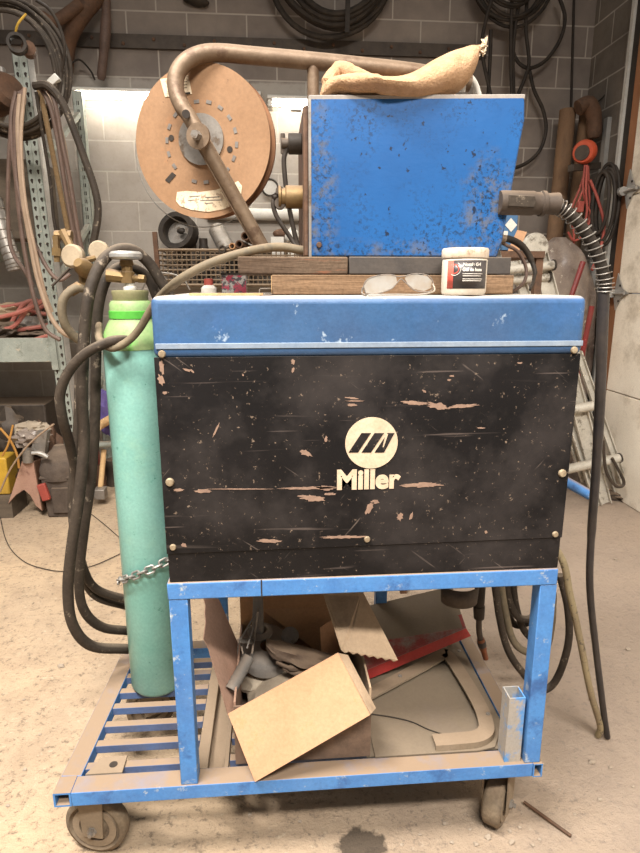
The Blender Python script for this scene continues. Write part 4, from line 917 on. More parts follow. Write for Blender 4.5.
obj('red_tool_handle', bar(new(), P(41, 484, Y=3.53), P(47, 500, Y=3.53), .05, .03), 'redcord', t, .006)
o = obj('filled_sack', lathe(new(), [(0, 0), (.13, 0), (.135, .06), (.11, .13), (.05, .17), (.03, .2), (0, .2)], (tb2.x+.0, 3.66, zt2-.02), (0, 0, 1), 24), 'canvas'); tag(o, 'domed dusty brown sack sitting in the top of the canvas tool bag', 'sack')
o = obj('yellow_container', box(new(), (P(-10, 470, Y=3.6).x, 3.6, P(0, 495, Y=3.6).z-.0), (P(7, 470, Y=3.6).x, 3.75, P(0, 458, Y=3.6).z)), 'yellow', bevel=.01)
zz = o.location.z; tag(o, 'yellow plastic container at the far left edge beside the jack stand', 'container')
o2 = obj('low_crate', box(new(), (-1.95, 3.56, 0), (P(7, 470, Y=3.6).x+.02, 3.78, zz-.001)), 'crate'); tag(o2, 'dark low crate under the yellow container at the far left', 'crate')
cable([(0, 428, 3.5), (10, 440, 3.5), (17, 455, 3.5), (19, 468, 3.5)], .007, 'amber', 'amber_cord', 'amber cord arching from the far left edge above the jack stand', 'cord')
cable([(2, 456, 3.4), (8, 445, 3.4), (13, 425, 3.42)], .006, 'amber', 'amber_cord', 'short straight amber cord crossing the arched one at far left', 'cord')
cable([(0, 492, 3.3), (10, 470, 3.28), (24, 450, 3.26), (38, 436, 3.25), (54, 424, 3.25)], .005, 'hose_beige', 'pale_wire', 'pale stiff wire arching over the jack stand', 'wire')
pts = [P(*p, Z=.006) for p in ((-2, 505), (6, 540), (22, 560), (45, 569), (68, 571), (95, 565), (124, 552))]
o = obj('thin_wire', tube(new(), pts, .0022, 6, 8), 'rubber_dark'); tag(o, 'thin dark wire lying in a wide curve on the floor at left', 'wire')
pts = [P(*p, Z=.006) for p in ((90, 513), (104, 524), (120, 538))]
o = obj('thin_wire', tube(new(), pts, .0022, 6, 8), 'rubber_dark'); tag(o, 'short dark wire on the floor between the hanging cables and the cylinder', 'wire')
b = new(); tube(b, [P(104, 450, Y=3.95), P(100, 492, Y=3.78)], .018, 10, 0)
t = thing('wooden_mallet', 'wooden handled tool with pale head standing behind the hanging cables', 'mallet', P(100, 500, Y=3.7)); obj('handle', b, 'palewood', t); obj('head', box(new(), P(94, 500, Y=3.72), P(104, 490, Y=3.72)+V((0, .08, 0))), 'steel', t, .004)
o = obj('purple_cloth', blob(new(), P(106, 412, Y=4.0), (.07, .05, .15), .5, 8, 3, seed=2), 'purple'); tag(o, 'purple cloth hanging between the cables and the gas cylinder', 'cloth')
t = thing('cardboard_roll', 'light cardboard roll end above the low green bar', 'roll', P(98, 430, Y=3.8)); obj('roll', lathe(new(), [(.012, 0), (.028, 0), (.028, .3), (.012, .3), (.012, 0)], P(97, 427, Y=3.7), (.1, 1, 0), 20), 'palewood', t)
o = obj('dark_bin', box(new(), (-2.4, 4.05, 0), (-1.55, 4.35, .62)), 'dark_steel', bevel=.01); tag(o, 'large dark bin under the rack shelf at the far left', 'bin')
o = obj('dark_motor', blob(new(), P(8, 432, Y=3.98), (.13, .1, .15), .4, 6, 3, seed=21), 'dark_steel'); tag(o, 'dark grimy lump standing at the far left under the rack shelf', 'machine part')
for i, (px, py, w, h, m, lab) in enumerate(((100, 475, .08, .10, 'rust', 'rusty can beside the mallet behind the cables'), (112, 480, .10, .12, 'dark_steel', 'dark tin behind the gas cylinder at floor level'), (92, 470, .06, .22, 'redcord', 'thin red can behind the hanging cables'))):
    p0 = P(px, py, Y=4.1); o = obj('tin_can', lathe(new(), [(0, 0), (w/2, 0), (w/2, h*1.6), (w/2*.9, h*1.62), (0, h*1.62)], (p0.x, 4.1+.05*i, 0), seg=20), m); tag(o, lab, 'can')
# ================================================================ THINGS ON THE CART DECK
def cardflap(pts, mat, name, par, thick=.005, label=None):
    """sheet of corrugated cardboard through world points"""
    pts = [V(p) for p in pts]; n = (pts[1]-pts[0]).cross(pts[-1]-pts[0]).normalized()
    b = new(); prism(b, pts, n*thick); return obj(name, b, mat, par, label=label)
bx = thing('cardboard_box', 'open tan cardboard box with bent flaps on the cart deck, full of dusty shop odds', 'cardboard box', (.06, 1.35, ZD+.001))
x0, x1, y0, y1, zb = P(236, 770, Y=1.235).x, P(370, 765, Y=1.235).x, 1.235, 1.58, ZD+.001
zt3 = .415
b = new()
box(b, (x0, y0, zb), (x1, y0+.005, zt3)); obj('front_wall', b, 'card_dark', bx)
b = new(); box(b, (x0, y0+.005, zb), (x0+.005, y1-.005, zt3+.01)); obj('side_wall', b, 'card_mauve', bx)
b = new(); box(b, (x1-.005, y0+.005, zb), (x1, y1-.005, zt3+.03)); obj('side_wall', b, 'card_dusty', bx)
b = new(); box(b, (x0, y1-.005, zb), (x1, y1, .55)); obj('back_wall', b, 'card_brown', bx)
obj('bottom', box(new(), (x0+.005, y0+.005, zb), (x1-.005, y1-.005, zb+.004)), 'card_dark', bx)
# front flap hanging forward at a tilt
A, B_, Cc, D = P(228, 714, Y=1.225), P(338, 653, Y=1.235), P(370, 715, Y=1.172), P(255, 782, Y=1.168)
D.z = max(D.z, ZD+.003)
cardflap([A, B_, Cc, D], 'card', 'front_flap', bx, .005, 'light tan front flap folded out and down')
cardflap([P(338, 653, Y=1.24), P(348, 655, Y=1.26), P(376, 708, Y=1.21), P(371, 714, Y=1.18)], 'card_dusty', 'flap_fold', bx, .004)
# left flap standing up
rn = random.Random(5)
pl = [P(203, 597, Y=1.50), P(219, 599, Y=1.52), P(243, 655, Y=1.50), P(236, 712, Y=1.25), P(228, 715, Y=1.24)]
edge = []
for i in range(12):
    t_ = i/11; px, py = (228+(205-228)*min(1, t_*1.9), 715+(640-715)*min(1, t_*1.9)) if t_ < .53 else (205-(1)*(t_-.53), 640+(597-640)*(t_-.53)/.47)
    edge.append(P(px+rn.uniform(-1.3, 1.3), py, Y=1.24+(1.50-1.24)*t_))
cardflap(pl[1:4]+edge, 'card_mauve', 'left_flap', bx, .005, 'mauve brown left flap standing up with torn edge')
# right flap, leaning across in front of the dusty sheet
T = [P(322, 590, Y=1.40), P(362, 590, Y=1.40), P(398, 660, Y=1.30)]
saw = [P(398-(398-341)*k/14, 660-(660-650)*k/14 + (2.2 if k % 2 else 0), Y=1.30-.02*k/14) for k in range(1, 15)]
cardflap(T+saw, 'card_dusty', 'right_flap', bx, .004, 'dusty light right flap with ragged lower edge')
cardflap([P(240, 592, Y=1.60), P(322, 590, Y=1.60), P(341, 655, Y=1.50), P(328, 660, Y=1.50), P(262, 610, Y=1.585)], 'card_brown', 'back_flap', bx, .004, 'brown back flap')
# contents
o = obj('grey_dish', lathe(new(), [(.018, .03), (.05, .028), (.072, .012), (.080, .0), (.078, -.006), (.02, .012), (.018, .03)], P(266, 650, Y=1.47), (.1, -.5, .86), 48), 'grey_plastic'); tag(o, 'round dark grey dusty disc lying in the cardboard box', 'disc')
t = thing('spray_gun_body', 'dusty grey plastic handle piece with open end tube and triangular bracket in the cardboard box', 'plastic handle', P(245, 690, Y=1.36))
b = new(); a, c = P(231, 690, Y=1.30), P(249, 657, Y=1.36); ax2 = (c-a); L = ax2.length
prf = [(.010, .02), (.011, 0), (.0155, 0)]
for k in range(7): prf += [(.0165, L*(k+.2)/7), (.0152, L*(k+.7)/7)]
lathe(b, prf+[(.015, L), (0, L)], a, ax2, 24); lathe(b, [(.011, .0), (.0105, .03), (0, .03)], a, ax2, 24); hd = obj('ribbed_handle', b, 'grey_plastic', t)
obj('handle_bore', lathe(new(), [(0, .0285), (.0105, .0285)], a, ax2, 20), 'hole', hd)
b = new(); q = lambda px, py, y: P(px, py, Y=y)
for (u, v_) in (((240, 640), (258, 610)), ((258, 610), (254, 642)), ((240, 640), (254, 642)), ((243, 655), (240, 640)), ((252, 655), (254, 642)), ((247, 648), (258, 612))):
    bar(b, q(*u, 1.36), q(*v_, 1.40), .012, .004, updir=(1, 0, 0))
obj('triangular_bracket', b, 'grey_plastic', t)
b = new(); cyl(b, q(258, 632, 1.44), q(258, 593, 1.46), .017, .013, 24); lathe(b, [(0, 0), (.034, 0), (.034, .004), (.018, .01)], q(260, 632, 1.44), (.05, -.2, 1), 28); obj('neck_tube', b, 'grey_plastic', t)
gv = thing('work_glove', 'grimy dark leather work glove lying on top in the cardboard box', 'glove', P(305, 668, Y=1.42))
b = new(); gp = [P(268, 645, Y=1.41), P(285, 652, Y=1.40), P(305, 656, Y=1.40), P(325, 660, Y=1.41), P(345, 664, Y=1.43)]
b = new(); gpts = smooth([P(266, 644, Y=1.40), P(276, 650, Y=1.40), P(292, 655, Y=1.40), P(310, 659, Y=1.41), P(328, 663, Y=1.42), P(350, 672, Y=1.44)], 6)
wd = smooth([V((.010, .012, 0)), V((.028, .018, 0)), V((.034, .021, 0)), V((.036, .019, 0)), V((.034, .016, 0)), V((.040, .020, 0))], 6); rgs = []
for i, (p, w_) in enumerate(zip(gpts, wd)):
    rg_ = []
    for k in range(28):
        th = 2*pi*k/28; n_ = 1+.45*mnoise.noise(V((cos(th)*1.6, sin(th)*1.6, i*.16)))+.10*sin(th*5+i*.3)
        rg_.append(b.verts.new(p+V((0, cos(th)*w_.x*n_, sin(th)*w_.y*n_))))
    rgs.append(rg_)
for A, B in zip(rgs, rgs[1:]):
    for k in range(28): b.faces.new((A[k], A[(k+1) % 28], B[(k+1) % 28], B[k]))
b.faces.new(rgs[0]); b.faces.new(rgs[-1][::-1])
obj('palm', b, 'glove', gv)
for k, (u, v_, w) in enumerate((((276, 662), (290, 668), (304, 668)), ((283, 668), (296, 674), (312, 671)))):
    obj('finger', tube(new(), [P(*u, Y=1.375), P(*v_, Y=1.37), P(*w, Y=1.385)], [.005, .009, .010], 12, 6), 'glove', gv)
o = obj('dusty_bag', blob(new(), P(283, 690, Y=1.41), (.10, .10, .05), .28, 5, 4, ry(-15), 8), 'light_plastic'); tag(o, 'pale dusty soft bag bulging behind the tan front flap in the box', 'bag')
o = obj('dusty_bag', blob(new(), P(258, 673, Y=1.47), (.06, .06, .035), .3, 5, 3, ry(-20), 12), 'light_plastic'); tag(o, 'smaller dusty folded bag behind the grey ribbed handle in the box', 'bag')
o = obj('torn_cardboard', prism(new(), [P(320, 628, Y=1.49), P(335, 618, Y=1.53), P(341, 655, Y=1.49), P(322, 662, Y=1.45)], (0, .004, 0)), 'card'); tag(o, 'small torn tan cardboard piece standing at the right inside the box', 'cardboard')
o = obj('shiny_disc', lathe(new(), [(0, .0), (.024, .0), (.024, .007), (0, .007)], P(290, 636, Y=1.46), (.1, -.6, .8), 30), 'steel'); tag(o, 'small round grey disc beside the dark glove in the box', 'disc')

# dusty pan with raised aluminium rim
pn = thing('metal_pan', 'flat dusty sheet metal pan with rounded rim, right of the cardboard box', 'pan', (.40, 1.42, ZD+.001))
zp = ZD+.002
W = lambda px, py, z=.27: P(px, py, Z=z)
bl, br_ = W(368, 694), W(450, 650); fr = W(498, 722)
o_ = [V((.235, 1.45, zp)), V((.53, 1.64, zp)), V((.575, 1.60, zp)), V((.578, 1.34, zp)), V((.57, 1.275, zp)), V((.545, 1.235, zp)), V((.50, 1.226, zp)), V((.235, 1.226, zp))]
obj('pan_floor', prism(new(), o_, (0, 0, .004)), 'dust_sheet', pn)
path = [V((.235, 1.45, 0)), V((.42, 1.565, 0)), V((.515, 1.625, 0)), V((.548, 1.60, 0)), V((.562, 1.50, 0)), V((.570, 1.38, 0)), V((.566, 1.31, 0)), V((.550, 1.262, 0)), V((.51, 1.236, 0)), V((.45, 1.231, 0)), V((.39, 1.230, 0))]
sm2 = smooth(path, 6); b = new(); ring = []
for i, p in enumerate(sm2):
    d = (sm2[min(i+1, len(sm2)-1)]-sm2[max(i-1, 0)]).normalized(); s = V((d.y, -d.x, 0))
    ring.append([b.verts.new(p+s*o1+V((0, 0, zz))) for o1, zz in ((.0, zp+.004), (.0, zp+.022), (.040, zp+.022), (.040, zp+.016), (.006, zp+.016), (.006, zp+.004))])
for A, B in zip(ring, ring[1:]):
    for k in range(6): b.faces.new((A[k], A[(k+1) % 6], B[(k+1) % 6], B[k]))
b.faces.new(ring[0]); b.faces.new(ring[-1][::-1]); rim = obj('raised_rim', b, 'dust_rim', pn)
for px, py in ((459, 651), (488, 714), (400, 676)): bolt(rim, P(px, py, Z=zp+.022), .006, .003, 'steel', (0, 0, 1), 'rivet')
pts = [P(371, 714, Z=zp+.008), P(392, 717, Z=zp+.008), P(412, 722, Z=zp+.007), P(430, 730, Z=zp+.007), P(455, 738, Z=zp+.007)]
o = obj('thin_wire', tube(new(), pts, .0016, 6, 8), 'rubber_dark'); tag(o, 'thin dark wire curving across the dusty pan', 'wire')
# red sheet metal case, tilted, covered with dust
rc2 = thing('red_metal_case', 'red sheet metal case tilted up behind the pan, its top thick with grey dust', 'metal case', P(420, 660, Y=1.60))
q = [P(352, 676, Y=1.52), P(466, 628, Y=1.60), P(452, 586, Y=1.80), P(366, 606, Y=1.72)]
nn = (q[1]-q[0]).cross(q[3]-q[0]).normalized(); nn = nn if nn.z > 0 else -nn
obj('dusty_top', prism(new(), [p+nn*.0 for p in q], -nn*.004), 'dust_sheet', rc2, .001)
mid = lambda a_, b_, t_: a_.lerp(b_, t_)
bt = [P(358, 684, Y=1.515), P(471, 636, Y=1.595)]
obj('red_front', prism(new(), [q[0]+V((0, -.001, 0)), q[1]+V((0, -.001, 0)), bt[1], bt[0]], (0, .003, 0)), 'red', rc2, .0005)
up2 = [mid(q[0], q[3], .42), mid(q[1], q[2], .30)]
obj('red_edge', prism(new(), [q[0]+nn*.0005, q[1]+nn*.0005, up2[1]+nn*.0005, up2[0]+nn*.0005], nn*.0015), pm('red_thin_dust', '#8f2f2c', '#7d3430', 10, .6, spots=[('#84766b', 9, .50, .15)]), rc2)
# strap bracket behind the top rail
b = new(); c0 = P(465, 592, Y=1.355); zlo = P(465, 609, Y=1.355).z; ring = []
rg_ = []
for k in range(25):
    th = radians(180+180*k/24); rg_.append((c0.x+cos(th)*.052, 1.40+sin(th)*.045)) 
for (x, y) in rg_: ring.append((b.verts.new((x, y, c0.z)), b.verts.new((x*.94+c0.x*.06, y, zlo))))
for A, B in zip(ring, ring[1:]): b.faces.new((A[0], B[0], B[1], A[1]))
sb = obj('steel_strap', b, 'dark_steel'); m_ = sb.modifiers.new('t', 'SOLIDIFY'); m_.thickness = .004; tag(sb, 'curved dusty brown steel strap under the top rail near the hanging torch', 'strap')
# torch
t = thing('hanging_torch', 'dark hanging welding torch with coppery nozzle pointing down under the welder', 'torch', P(488, 667, Y=1.50))
q = lambda px, py: P(px, py, Y=1.50)
b = new(); tube(b, [q(481, 575), q(480, 592), q(479, 606)], [.015, .015, .014], 16, 4); tube(b, [q(479, 606), q(479, 618)], [.017, .015], 16, 0); obj('torch_handle', b, 'rubber_dark', t)
b = new(); tube(b, [q(479, 616), q(479, 630), q(481, 642)], [.0085, .0085, .0085], 14, 4); obj('torch_neck', b, 'dark_steel', t)
b = new(); lathe(b, [(0, 0), (.011, 0), (.012, .01), (.011, .035), (.009, .04), (.008, .07), (.0, .07)], q(480.5, 639), q(488, 667)-q(480.5, 639), 20); obj('nozzle', b, 'copper', t)
b = new(); lathe(b, [(.0122, .008), (.013, .012), (.0125, .024), (.0115, .026)], q(480.5, 639), q(488, 667)-q(480.5, 639), 20); obj('blue_sleeve', b, 'rubber_blue', t)
# cable coil at the right rear
cl = thing('ground_cable_coil', 'coil of dusty black cable hanging beside the right rear of the cart', 'cable coil', P(530, 700, Y=1.62))
loops = [((494, 578), (500, 620), (508, 650), (522, 672), (540, 690), (556, 680), (568, 645), (568, 610), (560, 575)),
         ((500, 578), (505, 610), (513, 640), (527, 652), (545, 650), (552, 620), (552, 590)),
         ((506, 578), (509, 600), (518, 617), (532, 618), (543, 605), (546, 582)),
         ((512, 576), (516, 606), (524, 630), (536, 640), (548, 632), (553, 600), (550, 576)),
         ((503, 577), (506, 606), (514, 624), (528, 622), (538, 605), (540, 580))]
for i, lp in enumerate(loops):
    obj('cable_loop', tube(new(), [P(x, y, Y=1.60+.028*i) for x, y in lp], .0115, 12, 8), 'rubber' if i != 1 else 'rubber_tan', cl)

# ================================================================ RIGHT BACKGROUND
for i, (tx, ty, bx_, by_, lab) in enumerate((((568), 110, 548, 300, 'tall brown cardboard tube standing left of the other in the back corner'), (588, 112, 566, 300, 'tall brown cardboard tube standing right of the other in the back corner'))):
    a, c = P(tx, ty, Y=4.42), P(bx_, by_, Y=4.36); d = (c-a); k = (a.z-.03)/(a.z-c.z); bt_ = a+d*k
    b = new(); lathe(b, [(.045, 0), (.056, 0), (.056, (a-bt_).length), (.045, (a-bt_).length), (.045, (a-bt_).length-.4)], bt_, a-bt_, 28)
    t = obj('cardboard_tube', b, 'tube_board'); tag(t, lab, 'cardboard tube')
o = obj('rusty_elbow', tube(new(), [P(578, 108, Y=4.3), P(588, 104, Y=4.3), P(594, 118, Y=4.3), P(594, 138, Y=4.3)], [.05, .055, .05, .035], 14, 5), 'rust'); tag(o, 'rusty dark elbow fitting at the top of the tubes in the corner', 'pipe elbow')
o = obj('conduit', cyl(new(), P(574, 0, Y=4.612), P(571, 110, Y=4.612), .009, .009, 10), 'rubber_dark'); tag(o, 'thin dark vertical conduit on the back wall left of the corner', 'conduit')
# orange cord on a wall hook
q = lambda px, py, y=4.05: P(px, py, Y=y)
t = thing('cord_reel', 'bright orange cord wound on a dark bracket on the wall by the door', 'cord reel', q(584, 170))
obj('wound_cord', lathe(new(), [(.04, -.04), (.068, -.036), (.074, -.016), (.074, .024), (.064, .04), (.04, .04)], q(585, 152), (-.7, -.7, -.1), 32), 'orange', t)
obj('reel_core', lathe(new(), [(0, .044), (.046, .044), (.05, -.02), (0, -.05)], q(584, 153), (-.7, -.7, -.1), 28), 'dark_steel', t)
obj('wall_arm', bar(new(), q(571, 168), q(598, 166, 4.15), .05, .04), 'dark_steel', t)
for i, (pts, lab) in enumerate((([(587, 165), (586, 190), (587, 210), (584, 225), (579, 233)], 'straight orange red cord strand hanging closest to the door'), ([(585, 165), (583, 188), (586, 203), (591, 216), (585, 229), (577, 224), (575, 212), (579, 200), (584, 188)], 'orange red cord strand curling into a loop'), ([(588, 166), (589, 190), (590, 210), (587, 226), (580, 238), (573, 240), (568, 232)], 'long orange red strand reaching down towards the plastic wrap'), ([(586, 168), (580, 188), (573, 205), (571, 220), (574, 234), (572, 262)], 'orange red strand swinging out to the left'))):
    cable([(x, y, 4.0+.02*i) for x, y in pts], .0075, 'redcord', 'extension_cord', lab, 'cord', 'orange red cord strands under the reel', 8)
o = obj('plug_block', box(new(), q(578, 212, 3.98), q(585, 201, 3.98)+V((0, .04, 0))), 'redcord', bevel=.006); tag(o, 'pinkish red plug block hanging in the orange cords', 'plug')
cc = P(604, 205, Y=4.0); t = coil('black_cord_coil', 'long coil of black cord hung on the right wall beside the door frame', 'cord coil', cc, .07, 6, .012, 'rubber_dark', nrm=(-.8, -.6, 0), squash=3.6, spread=.05, seed=4)
o = obj('wall_strut', bar(new(), (2.325, P(607, 120, X=2.32).y, P(607, 118, X=2.32).z), (2.325, P(603, 165, X=2.32).y, 1.3), .05, .03, updir=(1, 0, 0)), 'alloy'); tag(o, 'grey steel strut fixed vertically on the right block wall', 'strut')
cable([(590, 180, 4.02), (598, 200, 4.0), (604, 225, 3.98), (600, 250, 3.96), (592, 270, 3.9)], .010, 'redcord', 'dark_red_cord', 'dark red cord hanging just left of the black cord coil', 'cord')
cable([(615, 60, 4.3), (612, 84, 4.35), (600, 100, 4.4), (592, 103, 4.45)], .005, 'rubber_dark', 'thin_cable', 'thin dark cable drooping into the room corner', 'cable')
# plastic wrapped bundle
b = new(); c0 = P(580, 380, Y=4.18)
NS = 36; prev = None; zs = [0, .2, .5, .8, 1.1, 1.35, 1.60, 1.72]; rs = [.24, .25, .24, .24, .24, .23, .17, .04]
for zz, r_ in zip(smooth([V((z0, 0, 0)) for z0 in zs], 5), smooth([V((r0, 0, 0)) for r0 in rs], 5)):
    ring = []
    for k in range(NS):
        th = 2*pi*k/NS; n_ = 1+.22*mnoise.noise(V((cos(th)*2.2, sin(th)*2.2, zz.x*2.6)))+.05*sin(th*9+zz.x*5)
        ring.append(b.verts.new((2.06-.05*zz.x+cos(th)*r_.x*1.05*n_, 4.10+sin(th)*r_.x*.8*n_, zz.x)))
    if prev:
        for k in range(NS): b.faces.new((prev[k], prev[(k+1) % NS], ring[(k+1) % NS], ring[k]))
    prev = ring
b.faces.new(prev); o = obj('wrapped_bundle', b, 'wrap'); tag(o, 'tall bundle wrapped in dusty wrinkled plastic film in the right corner', 'wrapped bundle')
o = obj('red_rod', cyl(new(), P(583, 262, Y=3.84), P(570, 300, Y=3.80), .018, .016, 12), 'redbar'); tag(o, 'dark red rod leaning on the plastic bundle above the blue lid', 'handle')
bb_ = P(592, 306, Y=3.74); tt = P(573, 400, Y=3.78); d = tt-bb_; k = (bb_.z-.02)/(bb_.z-tt.z)
o = obj('red_pole', cyl(new(), bb_, bb_+d*k, .017, .017, 12), 'redbar'); tag(o, 'dark red pole leaning just right of the blue welder lid', 'pole')
o = obj('pale_batten', bar(new(), P(604, 300, Y=3.9), P(596, 410, Y=3.88), .035, .02), 'palewood'); tag(o, 'thin pale batten standing behind the hanging black gun cable', 'batten')
# ladder: two crossing frames of aluminium rails
ld = thing('folding_ladder', 'worn aluminium folding ladder leaning with its rails spread, right of the welder', 'ladder', (2.1, 3.6, 0))
def rail_(a, c, w=.075, d=.028, grow=True):
    a, c = V(a), V(c)
    u = (c-a).normalized(); b = new(); bar(b, a, c, w, .006, updir=(0, 1, 0))
    s = u.cross(V((0, 1, 0))).normalized()
    for k in (-1, 1): bar(b, a+s*k*(w/2-.003)-V((0, d/2, 0)), c+s*k*(w/2-.003)-V((0, d/2, 0)), .006, d, updir=(0, 1, 0))
    obj('ladder_rail', b, 'ladder', ld)
rail_(P(534, 238, Y=3.50), P(603, 504, Y=3.50), .095); rail_(P(505, 236, Y=3.52), P(585, 480, Y=3.60), .06)
rail_(P(577, 352, Y=3.62), P(628, 498, Y=3.56), .045); rail_(P(572, 368, Y=3.68), P(618, 500, Y=3.62), .03); rail_(P(560, 390, Y=3.56), P(597, 505, Y=3.48), .045)
for a, c, y in (((480, 273), (553, 265), 3.46), ((480, 283), (548, 277), 3.50), ((556, 412), (598, 405), 3.46), ((545, 474), (619, 458), 3.46)):
    b = new(); tube(b, [P(*a, Y=y), P(*c, Y=y)], .030 if a[1] > 300 else .026, 10, 0); r_ = obj('ladder_rung', b, 'ladder', ld)
    obj('rung_end_cap', cyl(new(), P(*c, Y=y), P(*c, Y=y)+(P(*c, Y=y)-P(*a, Y=y)).normalized()*.012, .034, .03, 10), 'gasket', r_)
b = new(); lathe(b, [(0, -.02), (.07, -.02), (.08, 0), (.07, .02), (0, .02)], P(535, 247, Y=3.45), (0, -1, 0), 30); obj('ladder_hinge', b, 'ladder', ld, label='round aluminium hinge plate')
o = obj('ladder_strap', tube(new(), [P(603, 440, Y=3.4), P(606, 470, Y=3.42), P(616, 486, Y=3.42), P(624, 482, Y=3.42), P(612, 458, Y=3.42)], .010, 8), 'dark_steel', ld)
o = obj('floor_debris', blob(new(), V((2.33, 3.60, .02)), (.12, .08, .03), .5, 9, 3, seed=6), 'canvas'); tag(o, 'dark debris heap on the floor at the foot of the ladder', 'debris')
# things between feeder and ladder
o = obj('welding_clamp', prism(new(), [P(489, 276, Y=1.60), P(494, 250, Y=1.60), P(499, 243, Y=1.60), P(504, 262, Y=1.60), P(505, 276, Y=1.60)], (0, .02, 0)), 'alloy', bevel=.004); tag(o, 'pale shiny metal clamp jaw behind the jar', 'clamp')
GC = 'cable ends'
b = [(498, 240, 1.55), (506, 245, 1.55), (518, 252, 1.55), (526, 268, 1.55), (524, 282, 1.53), (514, 291, 1.5), (508, 293, 1.47)]
cable(b, .0045, 'hose_mauve', 'brown_lead', 'brown cable arching behind the jar down onto the blue lid', 'cable')
cable([(500, 238, 1.56), (512, 240, 1.57), (524, 248, 1.58), (532, 262, 1.58), (535, 275, 1.56), (530, 290, 1.52)], [.009, .009, .008, .006, .004, .003], 'rubber_dark', 'black_lead', 'black tapering cable arching right of the brown one above the blue lid', 'cable')
cable([(494, 237, 1.55), (505, 240, 1.55)], .012, 'pipe', 'cable_lug', 'brown lug where the arching cables start at the feeder', 'lug', n=0)
t = thing('blue_carton', 'blue carton with a white diamond mark behind the gun cable grip', 'box', P(510, 260, Y=2.6))
c1, c2 = P(502, 250, Y=2.6), P(518, 214, Y=2.6); obj('carton', box(new(), (c1.x, 2.6, c1.z), (c2.x, 2.75, c2.z)), 'bluebox', t)
e = .004; dd = [P(511, 218, Y=2.598), P(517, 225, Y=2.598), P(511, 232, Y=2.598), P(505, 225, Y=2.598)]; obj('diamond_mark', prism(new(), dd, (0, -.001, 0)), 'white', t)
obj('white_panel', box(new(), P(497, 239, Y=2.597), P(508, 231, Y=2.597)+V((0, .002, 0))), 'white', t)
o = obj('cardboard_scrap', prism(new(), [P(508, 252, Y=2.5), P(518, 230, Y=2.5), P(527, 232, Y=2.5), P(517, 256, Y=2.5)], (0, .01, 0)), 'card'); tag(o, 'slanted tan cardboard strip beside the blue carton', 'cardboard')
tc = thing('tool_cart_shelf', 'dark brown steel shelf stand behind the welder on the right holding the blue carton', 'shelf', (.98, 2.8, 0))
zs_ = P(510, 252, Y=2.6).z
obj('shelf_top', box(new(), (.55, 2.45, zs_-.03), (P(531, 240, Y=2.6).x, 2.95, zs_-.004)), 'rust', tc)
for x in (.57, P(531, 240, Y=2.6).x-.03): obj('shelf_leg', box(new(), (x, 2.46, 0), (x+.03, 2.49, zs_-.03)), 'rust', tc)
obj('shelf_leg', box(new(), (P(531, 240, Y=2.6).x-.03, 2.9, 0), (P(531, 240, Y=2.6).x, 2.93, P(530, 192, Y=2.93).z)), 'rust', tc)
obj('shelf_top', box(new(), (.55, 2.6, P(515, 196, Y=2.6).z), (P(531, 240, Y=2.6).x, 2.93, P(515, 192, Y=2.6).z)), 'rust', tc)

# ================================================================ BACK WALL: COILS AND BASKET
cc = P(333, -42, Y=4.48)
t = coil('hose_coil', 'big coil of black hose hung high on the back wall at top centre', 'hose coil', cc, .43, 6, .020, 'rubber_dark', squash=1.05, spread=.05, seed=8, partname='hose_loop')
obj('coil_strap', bar(new(), P(348, -5, Y=4.36), P(347, 33, Y=4.36), .03, .02, updir=(0, 1, 0)), 'rubber_dark', t)
cc = P(512, -26, Y=4.46)
t = coil('cable_bundle', 'messy coil of thin black cable hung at the top right of the back wall', 'cable coil', cc, .31, 9, .012, 'rubber_dark', squash=1.1, spread=.08, seed=15)
S_ = [([(493, -4), (486, 20), (482, 50), (490, 92), (494, 110)], 'thin black strand hanging at the left edge of the messy coil'),
      ([(491, 30), (490, 60), (488, 96)], 'short black strand hanging straight in the left of the messy coil'),
      ([(512, -4), (511, 40), (511, 70), (512, 100)], 'black strand hanging straight to the blue box top'),
      ([(520, -4), (515, 30), (513, 60), (514, 98)], 'black strand hanging close to the straight one'),
      ([(527, -4), (526, 30), (529, 60), (526, 75), (518, 95)], 'black strand crossing the hanging loop'),
      ([(559, -4), (565, 18), (560, 40), (546, 60), (530, 68), (518, 62), (512, 45), (514, 20)], 'wide black cable loop swinging right from the messy coil'),
      ([(529, 68), (534, 90), (543, 110), (546, 130), (540, 150), (528, 162), (514, 168), (500, 168)], 'long black cable curving down to behind the blue feeder box')]
for i, (pts, lab) in enumerate(S_): cable([(x, y, 4.40+.02*i) for x, y in pts], .013, 'rubber_dark', 'hanging_cable', lab, 'cable', None, 8)
o = obj('rubber_cap', blob(new(), P(196, 1, Y=4.59), (.09, .05, .03), .1, 4, 3, ry(8), 2), 'rubber_dark'); tag(o, 'dark rounded object high on the wall above the spool', 'cap')
# wire basket
by = 4.30; bx0, bx1 = P(158, 262, Y=by).x, P(318, 262, Y=by).x; bz0, bz1 = P(200, 285, Y=by).z, P(200, 250, Y=by).z
t = thing('wire_basket', 'rusty wire mesh basket on the back wall full of pipes and cans', 'basket', ((bx0+bx1)/2, by+.15, bz0))
b = new()
for zz in [bz0+(bz1-bz0)*k/7 for k in range(8)]:
    for y in (by, by+.3): tube(b, [(bx0, y, zz), (bx1, y, zz)], .005 if 0 < (zz-bz0) < (bz1-bz0)*.99 else .011, 6, 0)
    for x in (bx0, bx1): tube(b, [(x, by, zz), (x, by+.3, zz)], .006, 6, 0)
n = 34
for k in range(n+1):
    x = bx0+(bx1-bx0)*k/n
    tube(b, [(x, by, bz1), (x, by, bz0), (x, by+.31, bz0)], .005, 6, 0)
o = obj('wire_mesh', b, 'wire', t); 
obj('end_post', bar(new(), (bx0, by, bz0-.02), (bx0-.01, by, P(160, 232, Y=by).z), .03, .03, updir=(0, 1, 0)), 'rust', t)
